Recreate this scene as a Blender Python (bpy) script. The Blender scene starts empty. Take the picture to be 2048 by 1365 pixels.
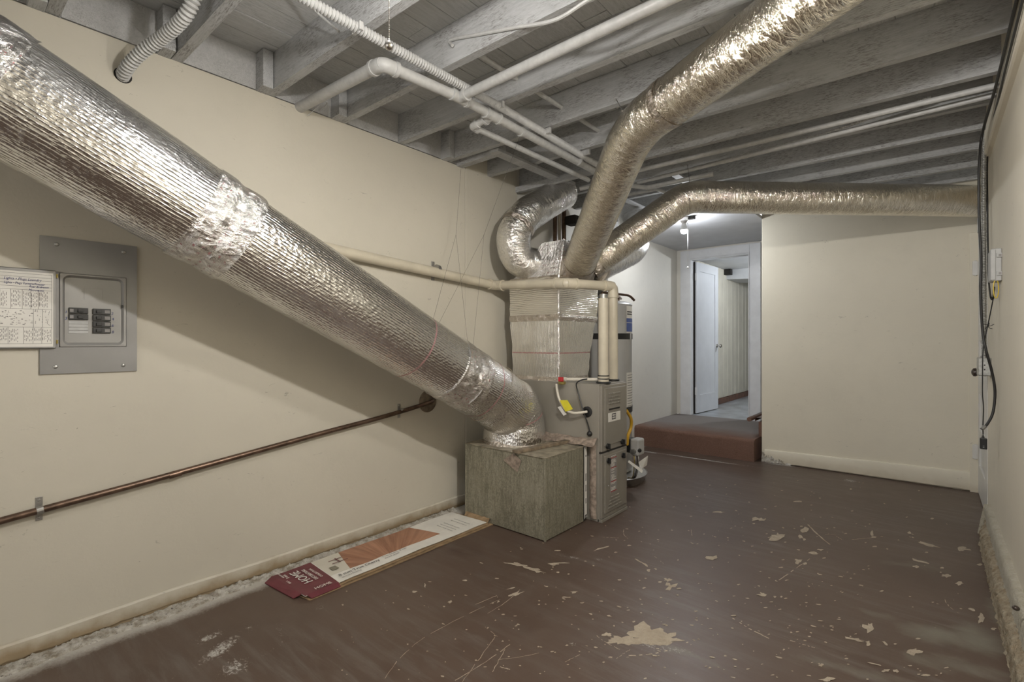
import bpy, math, random
import numpy as np
from mathutils import Vector, Matrix, noise as mnoise

random.seed(7)
R = random.Random(11)
sc = bpy.context.scene
COL = sc.collection

# ------------------------------------------------------------------ camera, world, exposure
FPX, CXP, CYP, CAMH = 985.0, 1024.0, 682.5, 1.2          # focal length in px of a 2048 wide frame
TH = math.atan((1862 - 1024) / FPX)
cam_d = bpy.data.cameras.new('camera')
cam_d.sensor_width = 36.0
cam_d.lens = 36.0 * FPX / 2048.0
cam_d.clip_start = 0.02
cam = bpy.data.objects.new('camera', cam_d)
cam.location = (0, 0, CAMH)
cam.rotation_euler = (math.pi / 2, 0, TH)
COL.objects.link(cam)
sc.camera = cam

wd = bpy.data.worlds.new('world')
wd.use_nodes = True
wd.node_tree.nodes['Background'].inputs[0].default_value = (1.0, 0.97, 0.93, 1)
wd.node_tree.nodes['Background'].inputs[1].default_value = 1.7
sc.world = wd
sc.view_settings.view_transform = 'Standard'
sc.view_settings.look = 'None'
sc.view_settings.exposure = 0.0
sc.view_settings.gamma = 1.0
sc.view_settings.use_curve_mapping = False
sc.cycles.use_denoising = True
sc.cycles.max_bounces = 10
sc.cycles.diffuse_bounces = 6
sc.cycles.glossy_bounces = 6
sc.cycles.sample_clamp_indirect = 6.0

BULB_MAIN = 690.0      # radiance of the pull-chain bulb over the room
FILL_BACK = 60.0        # unseen fill bulb added at the camera end of the room
FILL_SIDE = 2700.0      # strong fill bulb added on the right-hand side, just above the frame
BULB_HALL = 1080.0       # the bulb on the hall ceiling
FILL_ROOM = 1200.0       # unseen bulb added to brighten the room behind the hall door

FW = Vector((-math.sin(TH), math.cos(TH), 0)); RT = Vector((math.cos(TH), math.sin(TH), 0)); UP = Vector((0, 0, 1))
CAM = Vector((0, 0, CAMH))


def ray(u, v):
    return FW + RT * ((u - CXP) / FPX) + UP * ((CYP - v) / FPX)


def at(u, v, t):
    return CAM + ray(u, v) * t


def onX(u, v, X):
    r = ray(u, v); return CAM + r * (X / r.x)


def onY(u, v, Y):
    r = ray(u, v); return CAM + r * (Y / r.y)


def onZ(u, v, Z):
    r = ray(u, v); return CAM + r * ((Z - CAMH) / r.z)


# ------------------------------------------------------------------ material helpers
class G:
    def __init__(s, name):
        s.m = bpy.data.materials.new(name); s.m.use_nodes = True
        s.t = s.m.node_tree; s.b = s.t.nodes['Principled BSDF']

    def n(s, typ, props=None, **inp):
        nd = s.t.nodes.new(typ)
        for k, v in (props or {}).items():
            setattr(nd, k, v)
        for k, v in inp.items():
            s.set(nd.inputs[k.replace('_', ' ')], v)
        return nd

    def set(s, sock, v):
        if isinstance(v, bpy.types.NodeSocket):
            s.t.links.new(v, sock)
        elif isinstance(v, bpy.types.Node):
            s.t.links.new(v.outputs[0], sock)
        else:
            if sock.type == 'RGBA' and len(v) == 3:
                v = (*v, 1)
            sock.default_value = v

    def bs(s, **k):
        for a, v in k.items():
            s.set(s.b.inputs[a.replace('_', ' ')], v)

    def math(s, op, a, b=0.0, c=None):
        nd = s.t.nodes.new('ShaderNodeMath'); nd.operation = op
        s.set(nd.inputs[0], a); s.set(nd.inputs[1], b)
        if c is not None: s.set(nd.inputs[2], c)
        return nd.outputs[0]

    def ramp(s, x, lo, hi):
        nd = s.t.nodes.new('ShaderNodeMapRange'); nd.clamp = True
        s.set(nd.inputs[0], x); s.set(nd.inputs[1], lo); s.set(nd.inputs[2], hi)
        return nd.outputs[0]

    def mix(s, f, a, b):
        nd = s.t.nodes.new('ShaderNodeMix'); nd.data_type = 'RGBA'
        s.set(nd.inputs[0], f); s.set(nd.inputs[6], a); s.set(nd.inputs[7], b)
        return nd.outputs[2]

    def coord(s, kind='Object', scale=(1, 1, 1)):
        tc = s.n('ShaderNodeTexCoord')
        mp = s.n('ShaderNodeMapping'); s.t.links.new(tc.outputs[kind], mp.inputs[0]); mp.inputs[3].default_value = scale
        return mp.outputs[0]

    def geo(s, scale=(1, 1, 1)):
        tc = s.n('ShaderNodeNewGeometry')
        mp = s.n('ShaderNodeMapping'); s.t.links.new(tc.outputs['Position'], mp.inputs[0]); mp.inputs[3].default_value = scale
        return mp.outputs[0]

    def noise(s, vec, scale, detail=4, rough=.55, dist=0.0):
        return s.n('ShaderNodeTexNoise', Vector=vec, Scale=scale, Detail=detail, Roughness=rough, Distortion=dist).outputs[0]

    def voro(s, vec, scale, feature='F1', out=0):
        return s.n('ShaderNodeTexVoronoi', {'feature': feature}, Vector=vec, Scale=scale).outputs[out]

    def bump(s, h, strength=.3, dist=.002):
        nd = s.n('ShaderNodeBump', Height=h, Strength=strength, Distance=dist)
        s.t.links.new(nd.outputs[0], s.b.inputs['Normal'])
        return nd


def srgb(r, g, b):
    f = lambda c: (c / 255 / 12.92) if c <= 10 else (((c / 255) + .055) / 1.055) ** 2.4
    return (f(r), f(g), f(b))


def plain(name, col, rough=.5, metal=0.0, var=.06, nscale=30, bump=0.0, spec=.5):
    g = G(name)
    nz = g.noise(g.coord(), nscale, 5)
    lo = tuple(c * (1 - var * 2) for c in col); hi = tuple(min(1, c * (1 + var)) for c in col)
    g.bs(Base_Color=g.mix(g.ramp(nz, .35, .65), lo, hi), Roughness=rough, Metallic=metal)
    g.b.inputs['Specular IOR Level'].default_value = spec
    if bump: g.bump(nz, bump, .002)
    return g.m


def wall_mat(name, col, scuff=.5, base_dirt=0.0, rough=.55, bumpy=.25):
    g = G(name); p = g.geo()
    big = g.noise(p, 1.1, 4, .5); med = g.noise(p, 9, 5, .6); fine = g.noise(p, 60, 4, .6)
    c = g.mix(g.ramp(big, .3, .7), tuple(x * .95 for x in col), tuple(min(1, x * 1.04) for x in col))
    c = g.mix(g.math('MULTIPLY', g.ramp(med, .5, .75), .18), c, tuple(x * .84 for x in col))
    # small dark scuffs and nicks in the paint
    s1 = g.ramp(g.noise(g.geo((1, 1, 2.2)), 17, 6, .7, 1.2), .64, .69)
    s2 = g.ramp(g.noise(p, 3.1, 3), .48, .58)
    c = g.mix(g.math('MULTIPLY', g.math('MULTIPLY', s1, s2), scuff), c, (.13, .12, .10))
    if base_dirt:
        z = g.n('ShaderNodeSeparateXYZ', Vector=p).outputs[2]
        d = g.math('MULTIPLY', g.ramp(g.math('ADD', z, g.math('MULTIPLY', med, .10)), .125, .075), base_dirt)
        c = g.mix(d, c, (.29, .215, .125))
    g.bs(Base_Color=c, Roughness=rough)
    g.b.inputs['Specular IOR Level'].default_value = .35
    h = g.math('ADD', g.math('MULTIPLY', med, 1.0), g.math('MULTIPLY', fine, .35))
    g.bump(h, bumpy, .006)
    return g.m


def paint_wood(name, col, worn, along='X'):
    g = G(name)
    sca = {'X': (1.0, 14, 14), 'Y': (14, 1.0, 14)}[along]
    grain = g.noise(g.geo(sca), 6, 6, .7, .6)
    spots = g.noise(g.geo((2.0, 3, 3) if along == 'X' else (3, 2, 3)), 3.2, 4, .6)
    fine = g.noise(g.geo((4, 30, 30) if along == 'X' else (30, 4, 30)), 9, 5, .75)
    rnd = g.n('ShaderNodeObjectInfo').outputs['Random']
    c = g.mix(g.ramp(grain, .3, .7), tuple(x * .78 for x in col), col)
    w = g.math('MULTIPLY', g.ramp(fine, .47, .62), g.ramp(g.math('ADD', spots, g.math('MULTIPLY', rnd, .12)), .42, .64))
    c = g.mix(g.math('MULTIPLY', w, worn), c, (.14, .125, .11))
    g.bs(Base_Color=c, Roughness=.6)
    g.b.inputs['Specular IOR Level'].default_value = .3
    g.bump(g.math('ADD', grain, g.math('MULTIPLY', fine, .5)), .35, .004)
    return g.m


def foil(name, mode, tint=(.86, .86, .86), rough=.17, strength=.6, red=None, pitch=.0125, dims=(.75, .5), rmin=.2):
    """metal foil facing; u runs round the duct and v along it, both in metres"""
    g = G(name)
    uv = g.n('ShaderNodeUVMap').outputs[0]
    sp = g.n('ShaderNodeSeparateXYZ', Vector=uv)

    def mp(su, sv):
        return g.n('ShaderNodeMapping', Vector=uv, Scale=(su, sv, 1)).outputs[0]
    big = g.noise(mp(1, .6), 9, 3, .5)
    if mode == 'scrim':       # ridges along the duct with dimples between them
        du = g.math('ADD', sp.outputs[0], g.math('MULTIPLY', g.noise(mp(1, 1), 6, 3), .012))
        saw = g.math('PINGPONG', g.math('MULTIPLY', du, 1 / pitch), .5)
        ridge = g.math('POWER', g.math('MULTIPLY', saw, 2), 3.0)
        amp = g.ramp(g.noise(mp(1, .25), 12, 2), .3, .7)
        dim = g.voro(mp(75, 48), 1.0)
        dim2 = g.noise(mp(1.6, 1), 85, 3, .6)
        amp = g.math('ADD', rmin, g.math('MULTIPLY', amp, 1 - rmin))
        h = g.math('ADD', g.math('MULTIPLY', g.math('MULTIPLY', ridge, amp), .62), g.math('MULTIPLY', dim, dims[0]))
        h = g.math('ADD', h, g.math('MULTIPLY', dim2, dims[1]))
        h = g.math('ADD', h, g.math('MULTIPLY', big, .6))
        g.bump(h, strength, .0048)
    elif mode == 'crinkle':   # creases that run round the duct
        c1 = g.noise(mp(11, 30), 1.0, 4, .6, 1.6); c2 = g.noise(mp(38, 75), 1.0, 4, .65, 1.8)
        c3 = g.noise(mp(9, 9), 1.0, 3, .5)
        f1 = g.math('ABSOLUTE', g.math('SUBTRACT', c1, .5)); f2 = g.math('ABSOLUTE', g.math('SUBTRACT', c2, .5))
        f1 = g.math('POWER', g.math('SUBTRACT', 1.0, g.math('MINIMUM', g.math('MULTIPLY', f1, 7.0), 1.0)), 3.0)
        f2 = g.math('POWER', g.math('SUBTRACT', 1.0, g.math('MINIMUM', g.math('MULTIPLY', f2, 5.0), 1.0)), 2.0)
        h = g.math('ADD', f1, g.math('ADD', g.math('MULTIPLY', f2, .22), g.math('MULTIPLY', c3, .6)))
        g.bump(h, strength, .0045)
    else:                     # crumpled tape
        c1 = g.voro(mp(14, 22), 1.0, 'DISTANCE_TO_EDGE'); c2 = g.noise(mp(30, 18), 1.0, 5, .7, 1.5)
        h = g.math('ADD', g.math('MINIMUM', c1, .25), g.math('MULTIPLY', g.math('ABSOLUTE', g.math('SUBTRACT', c2, .5)), 1.6))
        g.bump(h, strength, .010)
    col = tint
    if red == 'tape':         # rows of small red maker's print
        br = g.n('ShaderNodeTexBrick', Vector=mp(1, 1), Scale=1.0)
        br.inputs['Brick Width'].default_value = .034; br.inputs['Row Height'].default_value = .03
        br.inputs['Mortar Size'].default_value = .011
        br.offset = .37
        txt = g.ramp(g.noise(mp(190, 120), 1.0, 2, .6), .50, .54)
        msk = g.math('MULTIPLY', g.math('SUBTRACT', 1.0, br.outputs['Fac']), txt)
        msk = g.math('MULTIPLY', msk, g.ramp(g.noise(mp(7, 7), 1.0, 2), .42, .55))
        col = g.mix(g.math('MULTIPLY', msk, .8), tint, (.30, .035, .04))
        g.bs(Metallic=g.math('SUBTRACT', 1.0, g.math('MULTIPLY', msk, .6)))
    elif isinstance(red, (list, tuple)):   # printed red lines round the duct at given v
        msk = None
        for v0 in red:
            d = g.math('ABSOLUTE', g.math('SUBTRACT', sp.outputs[1], v0))
            k = g.math('LESS_THAN', d, .0055)
            msk = k if msk is None else g.math('MAXIMUM', msk, k)
        txt = g.ramp(g.noise(mp(120, 260), 1.0, 2, .6), .40, .46)
        msk = g.math('MULTIPLY', msk, txt)
        col = g.mix(g.math('MULTIPLY', msk, .75), tint, (.34, .05, .05))
        g.bs(Metallic=g.math('SUBTRACT', 1.0, g.math('MULTIPLY', msk, .6)))
    else:
        g.bs(Metallic=1.0)
    g.bs(Base_Color=col, Roughness=g.math('ADD', rough, g.math('MULTIPLY', big, .08)))
    return g.m


M = {}
M['wall'] = wall_mat('cream_wall_paint', (.535, .502, .422), .6, .9)  # left wall's copy of the cream paint, darkened against the strong light there
M['wall_r'] = wall_mat('cream_wall_paint_right_lightened', (.68, .63, .52), .5, .5)  # same cream paint, lightened to make up for weak light on this wall
M['wall_far'] = wall_mat('cream_wall_paint_far_lightened', (.68, .635, .525), .5, .25)  # same cream paint again, made lighter in place of light reaching the far end
M['wall_hall'] = wall_mat('off_white_hall_paint', (.66, .635, .575), .35)
M['hall_white'] = plain('white_gloss_trim', (.70, .71, .73), .35, var=.03, nscale=8, bump=.1)
M['hall_ceil'] = plain('hall_ceiling_paint', (.55, .56, .58), .5, var=.04, nscale=5)
M['joist'] = paint_wood('white_painted_joist', (.50, .508, .512), .78)
M['board'] = paint_wood('white_painted_subfloor', (.53, .538, .54), .35, 'Y')
M['rim'] = paint_wood('white_painted_rim', (.50, .50, .495), .45)
M['pipe_w'] = plain('white_painted_pipe', (.47, .47, .46), .45, var=.05, nscale=40, bump=.15)
M['pvc'] = plain('cream_pvc', (.54, .49, .385), .35, var=.05, nscale=10)
M['pvc_w'] = plain('white_pvc', (.62, .58, .50), .35, var=.04, nscale=14)
M['copper'] = plain('tarnished_copper', (.150, .098, .070), .38, .75, .2, 25)
M['steel'] = plain('dull_steel', (.36, .35, .33), .42, .8, .1, 30)
M['zinc'] = plain('zinc_plate', (.42, .42, .40), .4, .8, .12, 60)
M['brass'] = plain('yellow_zinc', (.42, .34, .12), .35, .8, .05, 30)
M['black'] = plain('black_plastic', (.012, .012, .012), .4, 0, .1, 20)
M['cable'] = plain('black_cable', (.018, .017, .016), .5, 0, .1, 20)
M['grey_plastic'] = plain('grey_plastic', (.42, .42, .41), .45, 0, .04, 20)
M['panel'] = plain('grey_panel_enamel', (.25, .245, .238), .38, .15, .03, 7)
M['panel_in'] = plain('grey_panel_inner_enamel', (.285, .28, .268), .38, .15, .03, 7)
M['paper'] = plain('white_paper', (.70, .68, .63), .7, 0, .04, 12)
M['ink'] = plain('black_ink', (.05, .05, .05), .7)
M['blue_ink'] = plain('blue_ink', (.03, .04, .16), .6)
M['grey_ink'] = plain('grey_print', (.26, .25, .24), .7)
M['furnace'] = plain('furnace_enamel', (.262, .243, .208), .38, .1, .03, 6)
M['furnace_d'] = plain('furnace_door_enamel', (.240, .222, .190), .36, .1, .03, 6)
M['red'] = plain('red_plastic', (.42, .02, .025), .4)
M['yellow'] = plain('yellow_tag', (.68, .60, .03), .5, 0, .04, 20)
M['yellow_hose'] = plain('yellow_gas_hose', (.62, .36, .03), .4, 0, .05, 20)
M['heater'] = plain('heater_grey_enamel', (.42, .42, .41), .35, .1, .03, 5)
M['blue'] = plain('label_blue', (.06, .10, .30), .5)
M['maroon'] = plain('maroon_print', (.135, .028, .038), .45, 0, .08, 15)
M['card'] = plain('brown_cardboard', (.30, .205, .115), .8, 0, .12, 25)
M['wood_strip'] = plain('raw_wood', (.20, .155, .105), .7, 0, .25, 22)
M['darkred'] = plain('label_red', (.30, .05, .045), .5)
M['pink'] = plain('pinkish_foil_insulation', (.33, .265, .215), .6, .2, .2, 40, .6)
M['door'] = plain('bluish_white_door_enamel', (.62, .64, .68), .3, 0, .02, 6)
M['door2'] = plain('white_door_enamel', (.62, .61, .58), .35, 0, .04, 6)
M['knob'] = plain('brown_doorknob', (.055, .04, .032), .35, .2, .1, 30)
M['panelling'] = plain('cream_panelling', (.60, .57, .49), .45, 0, .04, 4)
M['grey_floor'] = plain('grey_floor_paint', (.34, .36, .385), .28, 0, .18, 5)
M['brown_base'] = plain('brown_baseboard', (.16, .085, .06), .5, 0, .2, 12)
M['porcelain'] = plain('white_porcelain', (.75, .74, .72), .25)
M['dark'] = plain('dark_cavity', (.02, .018, .016), .9)
M['wire'] = plain('thin_wire', (.10, .09, .08), .5, .6)
M['yellow_cord'] = plain('yellow_patch_cord', (.62, .46, .05), .45)
M['alu'] = plain('aluminium_pan', (.50, .49, .47), .32, .9, .08, 20)
M['chain'] = plain('nickel_chain', (.55, .53, .50), .22, 1.0, .05, 30)
M['slot'] = plain('blank_breaker_fillers', (.40, .40, .39), .5)

M['foil1'] = foil('foil_scrim_duct', 'scrim', (.86, .855, .85), .09, .62, red=[2.68, 3.20, 3.63])
M['foil2'] = foil('foil_flex_duct', 'crinkle', (.86, .81, .71), .07, .5)
M['foil3'] = foil('foil_flex_duct_bright', 'crinkle', (.90, .89, .87), .11, .5)
M['tape'] = foil('foil_tape_printed', 'tape', (.85, .84, .83), .16, .7, red='tape')
M['tape0'] = foil('foil_tape_dirty', 'tape', (.66, .60, .53), .22, .8)
M['foilp'] = foil('foil_plenum_wrap', 'scrim', (.88, .86, .82), .16, .75, red=[1.113], pitch=.0135, dims=(.22, .45), rmin=.45)


def galv():
    g = G('weathered_galvanised'); p = g.geo()
    v = g.voro(g.geo((1, 1, .55)), 210, 'F1', 1); st = g.noise(g.geo((1, 1, .12)), 60, 5, .7)
    sp = g.n('ShaderNodeSeparateXYZ', Vector=v).outputs[0]
    big = g.noise(p, 5, 4, .6)
    c = g.mix(g.ramp(sp, 0, 1), (.20, .188, .140), (.36, .338, .262))
    c = g.mix(g.math('MULTIPLY', g.ramp(st, .45, .65), .6), c, (.13, .122, .085))
    c = g.mix(g.math('MULTIPLY', g.ramp(big, .5, .75), .45), c, (.36, .335, .27))
    g.bs(Base_Color=c, Metallic=.35, Roughness=g.math('ADD', .42, g.math('MULTIPLY', sp, .2)))
    g.bump(g.math('ADD', sp, st), .12, .001)
    return g.m


M['galv'] = galv()
M['dusty'] = plain('dusty_sheet_metal', (.30, .265, .20), .6, .15, .2, 18)


def carpet():
    g = G('brown_carpet'); p = g.geo()
    n1 = g.noise(p, 260, 3, .7); n2 = g.noise(p, 3.2, 4, .6); n3 = g.noise(p, 40, 4, .6)
    z = g.n('ShaderNodeSeparateXYZ', Vector=g.n('ShaderNodeNewGeometry').outputs['Normal']).outputs[2]
    y = g.n('ShaderNodeSeparateXYZ', Vector=p).outputs[1]
    c = g.mix(g.ramp(n1, .3, .7), (.105, .060, .044), (.285, .172, .132))
    # upward faces turn greyer towards the back
    tread_grey = g.math('MULTIPLY', g.ramp(g.math('ADD', y, g.math('MULTIPLY', n2, .5)), 5.52, 6.0), g.ramp(z, .5, .9))
    c = g.mix(g.math('MULTIPLY', tread_grey, .8), c, (.26, .25, .24))
    g.bs(Base_Color=c, Roughness=.95)
    g.b.inputs['Specular IOR Level'].default_value = .1
    g.bump(g.math('ADD', n1, n3), .9, .006)
    return g.m


M['carpet'] = carpet()


def rubble_mat(name, c0, c1, c2):
    g = G(name); p = g.geo()
    a = g.noise(p, 22, 6, .7); b = g.noise(p, 70, 4, .7); c3 = g.noise(p, 5, 3)
    c = g.mix(g.ramp(a, .36, .6), c1, c0)
    c = g.mix(g.math('MULTIPLY', g.ramp(b, .58, .70), g.ramp(c3, .35, .6)), c, c2)
    g.bs(Base_Color=c, Roughness=.9)
    g.bump(g.math('ADD', a, b), .9, .012)
    return g.m


M['rubble'] = rubble_mat('crumbled_plaster', (.56, .54, .49), (.27, .235, .18), (.05, .04, .03))
M['ledge'] = rubble_mat('rough_footing', (.36, .31, .225), (.22, .165, .10), (.07, .05, .035))
M['ledge_top'] = rubble_mat('footing_render', (.47, .44, .36), (.40, .365, .285), (.25, .215, .16))


def floor_mat():
    g = G('worn_brown_floor_paint'); p = g.geo()
    at_ = g.n('ShaderNodeAttribute', {'attribute_name': 'wear'})
    sp = g.n('ShaderNodeSeparateColor', Color=at_.outputs['Color'])
    big = g.noise(p, 1.3, 5, .6); med = g.noise(g.geo((1, 1.6, 1)), 7, 6, .65, .5); fine = g.noise(p, 90, 4, .7)
    c = g.mix(g.ramp(big, .3, .7), (.072, .046, .034), (.098, .067, .050))
    c = g.mix(g.math('MULTIPLY', g.ramp(med, .45, .8), .45), c, (.125, .098, .080))
    st1 = g.noise(g.geo((1.1, 9, 1)), 2.4, 6, .7, .4); st2 = g.noise(p, 1.7, 3, .5)
    c = g.mix(g.math('MULTIPLY', g.math('MULTIPLY', g.ramp(st1, .46, .72), g.ramp(st2, .38, .62)), .55), c, (.165, .150, .138))
    # tiny pale flecks where the paint is pitted
    fl = g.math('MULTIPLY', g.ramp(g.noise(p, 48, 3, .75), .695, .715), g.ramp(g.noise(p, 2.3, 3), .47, .6))
    c = g.mix(g.math('MULTIPLY', fl, .75), c, (.33, .28, .22))
    bare = g.ramp(g.math('ADD', sp.outputs[1], g.math('MULTIPLY', g.math('SUBTRACT', med, .5), .9)), .30, .75)
    c = g.mix(g.math('MULTIPLY', bare, .85), c, (.165, .155, .122))
    dust = g.ramp(g.math('ADD', sp.outputs[0], g.math('MULTIPLY', g.math('SUBTRACT', g.math('ADD', g.math('MULTIPLY', fine, .5), g.math('MULTIPLY', med, .5)), .5), 1.3)), .28, .85)
    c = g.mix(g.math('MULTIPLY', dust, .85), c, (.47, .45, .41))
    chalk = g.noise(g.geo((1, 1.3, 1)), 55, 5, .8, .8)
    ck = g.ramp(g.math('ADD', g.math('MULTIPLY', sp.outputs[2], .42), g.math('SUBTRACT', chalk, .5)), .22, .36)
    c = g.mix(g.math('MULTIPLY', ck, .8), c, (.50, .485, .45))
    rough = g.math('ADD', .30, g.math('MULTIPLY', g.math('MAXIMUM', dust, g.math('MULTIPLY', med, .45)), .45))
    g.bs(Base_Color=c, Roughness=rough)
    g.b.inputs['Specular IOR Level'].default_value = .42
    g.bump(g.math('ADD', med, g.math('MULTIPLY', fine, .25)), .15, .003)
    return g.m


M['floor'] = floor_mat()
M['chip'] = rubble_mat('bare_cement', (.44, .375, .29), (.36, .30, .225), (.24, .19, .14))


def photo_mat():     # flat print: a plank floor seen in perspective, rays fanning out
    g = G('printed_floor_photo'); p = g.geo()
    s = g.n('ShaderNodeSeparateXYZ', Vector=p)
    dx = g.math('SUBTRACT', s.outputs[0], -2.16); dy = g.math('SUBTRACT', s.outputs[1], 1.60)
    ang = g.math('ARCTAN2', dy, dx)
    w = g.noise(g.n('ShaderNodeCombineXYZ', X=g.math('MULTIPLY', ang, 7.0), Y=g.math('MULTIPLY', dx, 1.5)).outputs[0], 1.5, 4, .6)
    c = g.mix(g.ramp(w, .35, .65), (.24, .105, .058), (.40, .205, .125))
    g.bs(Base_Color=c, Roughness=.4)
    return g.m


M['photo'] = photo_mat()


def emis(name, col, s):
    g = G(name)
    g.bs(Base_Color=(.8, .8, .8), Emission_Color=col, Emission_Strength=s)
    return g.m


# ------------------------------------------------------------------ mesh helpers
ORG = {}


def frames(pts):
    T = []
    n = len(pts)
    for i in range(n):
        a = pts[max(0, i - 1)]; b = pts[min(n - 1, i + 1)]
        T.append((b - a).normalized())
    ref = Vector((0, 0, 1)) if abs(T[0].z) < .9 else Vector((1, 0, 0))
    N = (ref - T[0] * ref.dot(T[0])).normalized()
    out = []
    for t in T:
        N = (N - t * N.dot(t)).normalized()
        out.append((t, N, t.cross(N)))
    return out


def fillet(pts, r, n=6):
    pts = [Vector(p) for p in pts]
    rs = r if isinstance(r, (list, tuple)) else [r] * len(pts)
    out = [pts[0]]
    for i in range(1, len(pts) - 1):
        p = pts[i]; a = pts[i - 1] - p; b = pts[i + 1] - p
        d = min(rs[i], a.length * .49, b.length * .49)
        s = p + a.normalized() * d; e = p + b.normalized() * d
        for k in range(n + 1):
            t = k / n
            out.append(s * (1 - t) ** 2 + p * 2 * t * (1 - t) + e * t ** 2)
    out.append(pts[-1])
    return out


def resample(pts, step):
    out = [pts[0].copy()]
    carry = 0.0
    for a, b in zip(pts, pts[1:]):
        L = (b - a).length
        if L < 1e-9: continue
        d = step - carry
        while d < L:
            out.append(a.lerp(b, d / L)); d += step
        carry = L - (d - step)
    if (out[-1] - pts[-1]).length < step * .4: out[-1] = pts[-1].copy()
    else: out.append(pts[-1].copy())
    return out


def smooth_path(pts, n=8):      # Catmull-Rom
    P = [Vector(p) for p in pts]
    P = [P[0] * 2 - P[1]] + P + [P[-1] * 2 - P[-2]]
    out = []
    for i in range(1, len(P) - 2):
        for k in range(n):
            t = k / n
            a, b, c, d = P[i - 1], P[i], P[i + 1], P[i + 2]
            out.append(.5 * ((2 * b) + (c - a) * t + (2 * a - 5 * b + 4 * c - d) * t * t + (3 * b - a - 3 * c + d) * t ** 3))
    out.append(P[-2])
    return out


class MB:
    def __init__(s):
        s.v = []; s.f = []; s.uv = []; s.mi = []

    def face(s, idx, uv=None, mi=0):
        s.f.append(tuple(idx)); s.uv.append(uv); s.mi.append(mi)

    def box(s, x0, x1, y0, y1, z0, z1, mi=0):
        b = len(s.v)
        s.v += [(x, y, z) for x in (x0, x1) for y in (y0, y1) for z in (z0, z1)]
        for q in ((0, 1, 3, 2), (4, 6, 7, 5), (0, 4, 5, 1), (2, 3, 7, 6), (0, 2, 6, 4), (1, 5, 7, 3)):
            s.face([b + i for i in q], None, mi)
        return s

    def hexa(s, c8, mi=0):       # 4 bottom corners ccw, 4 top corners ccw
        b = len(s.v); s.v += [tuple(c) for c in c8]
        for q in ((3, 2, 1, 0), (4, 5, 6, 7), (0, 1, 5, 4), (1, 2, 6, 5), (2, 3, 7, 6), (3, 0, 4, 7)):
            s.face([b + i for i in q], None, mi)
        return s

    def quad(s, a, b_, c, d, mi=0, uv=None):
        b = len(s.v); s.v += [tuple(a), tuple(b_), tuple(c), tuple(d)]
        s.face((b, b + 1, b + 2, b + 3), uv, mi); return s

    def tube(s, pts, r, n=16, caps=True, rf=None, v0=0.0, mi=0, close=False):
        pts = [Vector(p) for p in pts]
        fr = frames(pts); b = len(s.v); L = v0; Ls = []
        for i, (p, (t, N, B)) in enumerate(zip(pts, fr)):
            if i: L += (p - pts[i - 1]).length
            Ls.append(L)
            rr = r[i] if isinstance(r, (list, tuple)) else r
            for j in range(n):
                a = 2 * math.pi * j / n
                q = rf(p, L, a, rr) if rf else rr
                s.v.append(tuple(p + (N * math.cos(a) + B * math.sin(a)) * q))
        circ = 2 * math.pi * (r[len(r) // 2] if isinstance(r, (list, tuple)) else r)
        for i in range(len(pts) - 1):
            for j in range(n):
                k = (j + 1) % n
                u0 = j / n * circ; u1 = (j + 1) / n * circ
                s.face((b + i * n + j, b + i * n + k, b + (i + 1) * n + k, b + (i + 1) * n + j),
                       ((u0, Ls[i]), (u1, Ls[i]), (u1, Ls[i + 1]), (u0, Ls[i + 1])), mi)
        if caps:
            s.face([b + j for j in reversed(range(n))], None, mi)
            e = b + (len(pts) - 1) * n
            s.face([e + j for j in range(n)], None, mi)
        return s

    def lathe(s, o, axis, prof, n=20, mi=0):
        """prof: (distance along axis, radius) pairs"""
        o = Vector(o); t = Vector(axis).normalized()
        ref = Vector((0, 0, 1)) if abs(t.z) < .9 else Vector((1, 0, 0))
        N = (ref - t * ref.dot(t)).normalized(); B = t.cross(N)
        b = len(s.v)
        for d, r in prof:
            for j in range(n):
                a = 2 * math.pi * j / n
                s.v.append(tuple(o + t * d + (N * math.cos(a) + B * math.sin(a)) * max(r, 1e-5)))
        for i in range(len(prof) - 1):
            for j in range(n):
                k = (j + 1) % n
                s.face((b + i * n + j, b + i * n + k, b + (i + 1) * n + k, b + (i + 1) * n + j), None, mi)
        s.face([b + j for j in reversed(range(n))], None, mi)
        e = b + (len(prof) - 1) * n
        s.face([e + j for j in range(n)], None, mi)
        return s

    def sphere(s, c, r, n=14, m=9, sq=(1, 1, 1)):
        b = len(s.v); c = Vector(c)
        for i in range(1, m):
            ph = math.pi * i / m
            for j in range(n):
                a = 2 * math.pi * j / n
                s.v.append((c.x + r * sq[0] * math.sin(ph) * math.cos(a), c.y + r * sq[1] * math.sin(ph) * math.sin(a), c.z + r * sq[2] * math.cos(ph)))
        top = len(s.v); s.v.append((c.x, c.y, c.z + r * sq[2])); bot = len(s.v); s.v.append((c.x, c.y, c.z - r * sq[2]))
        for j in range(n):
            k = (j + 1) % n
            s.face((top, b + j, b + k)); s.face((bot, b + (m - 2) * n + k, b + (m - 2) * n + j))
            for i in range(m - 2):
                s.face((b + i * n + j, b + (i + 1) * n + j, b + (i + 1) * n + k, b + i * n + k))
        return s

    def grid(s, fn, nu, nv, mi=0):
        b = len(s.v)
        for i in range(nu + 1):
            for j in range(nv + 1):
                s.v.append(tuple(fn(i / nu, j / nv)))
        w = nv + 1
        for i in range(nu):
            for j in range(nv):
                s.face((b + i * w + j, b + (i + 1) * w + j, b + (i + 1) * w + j + 1, b + i * w + j + 1),
                       ((i / nu, j / nv), ((i + 1) / nu, j / nv), ((i + 1) / nu, (j + 1) / nv), (i / nu, (j + 1) / nv)), mi)
        return s

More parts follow.
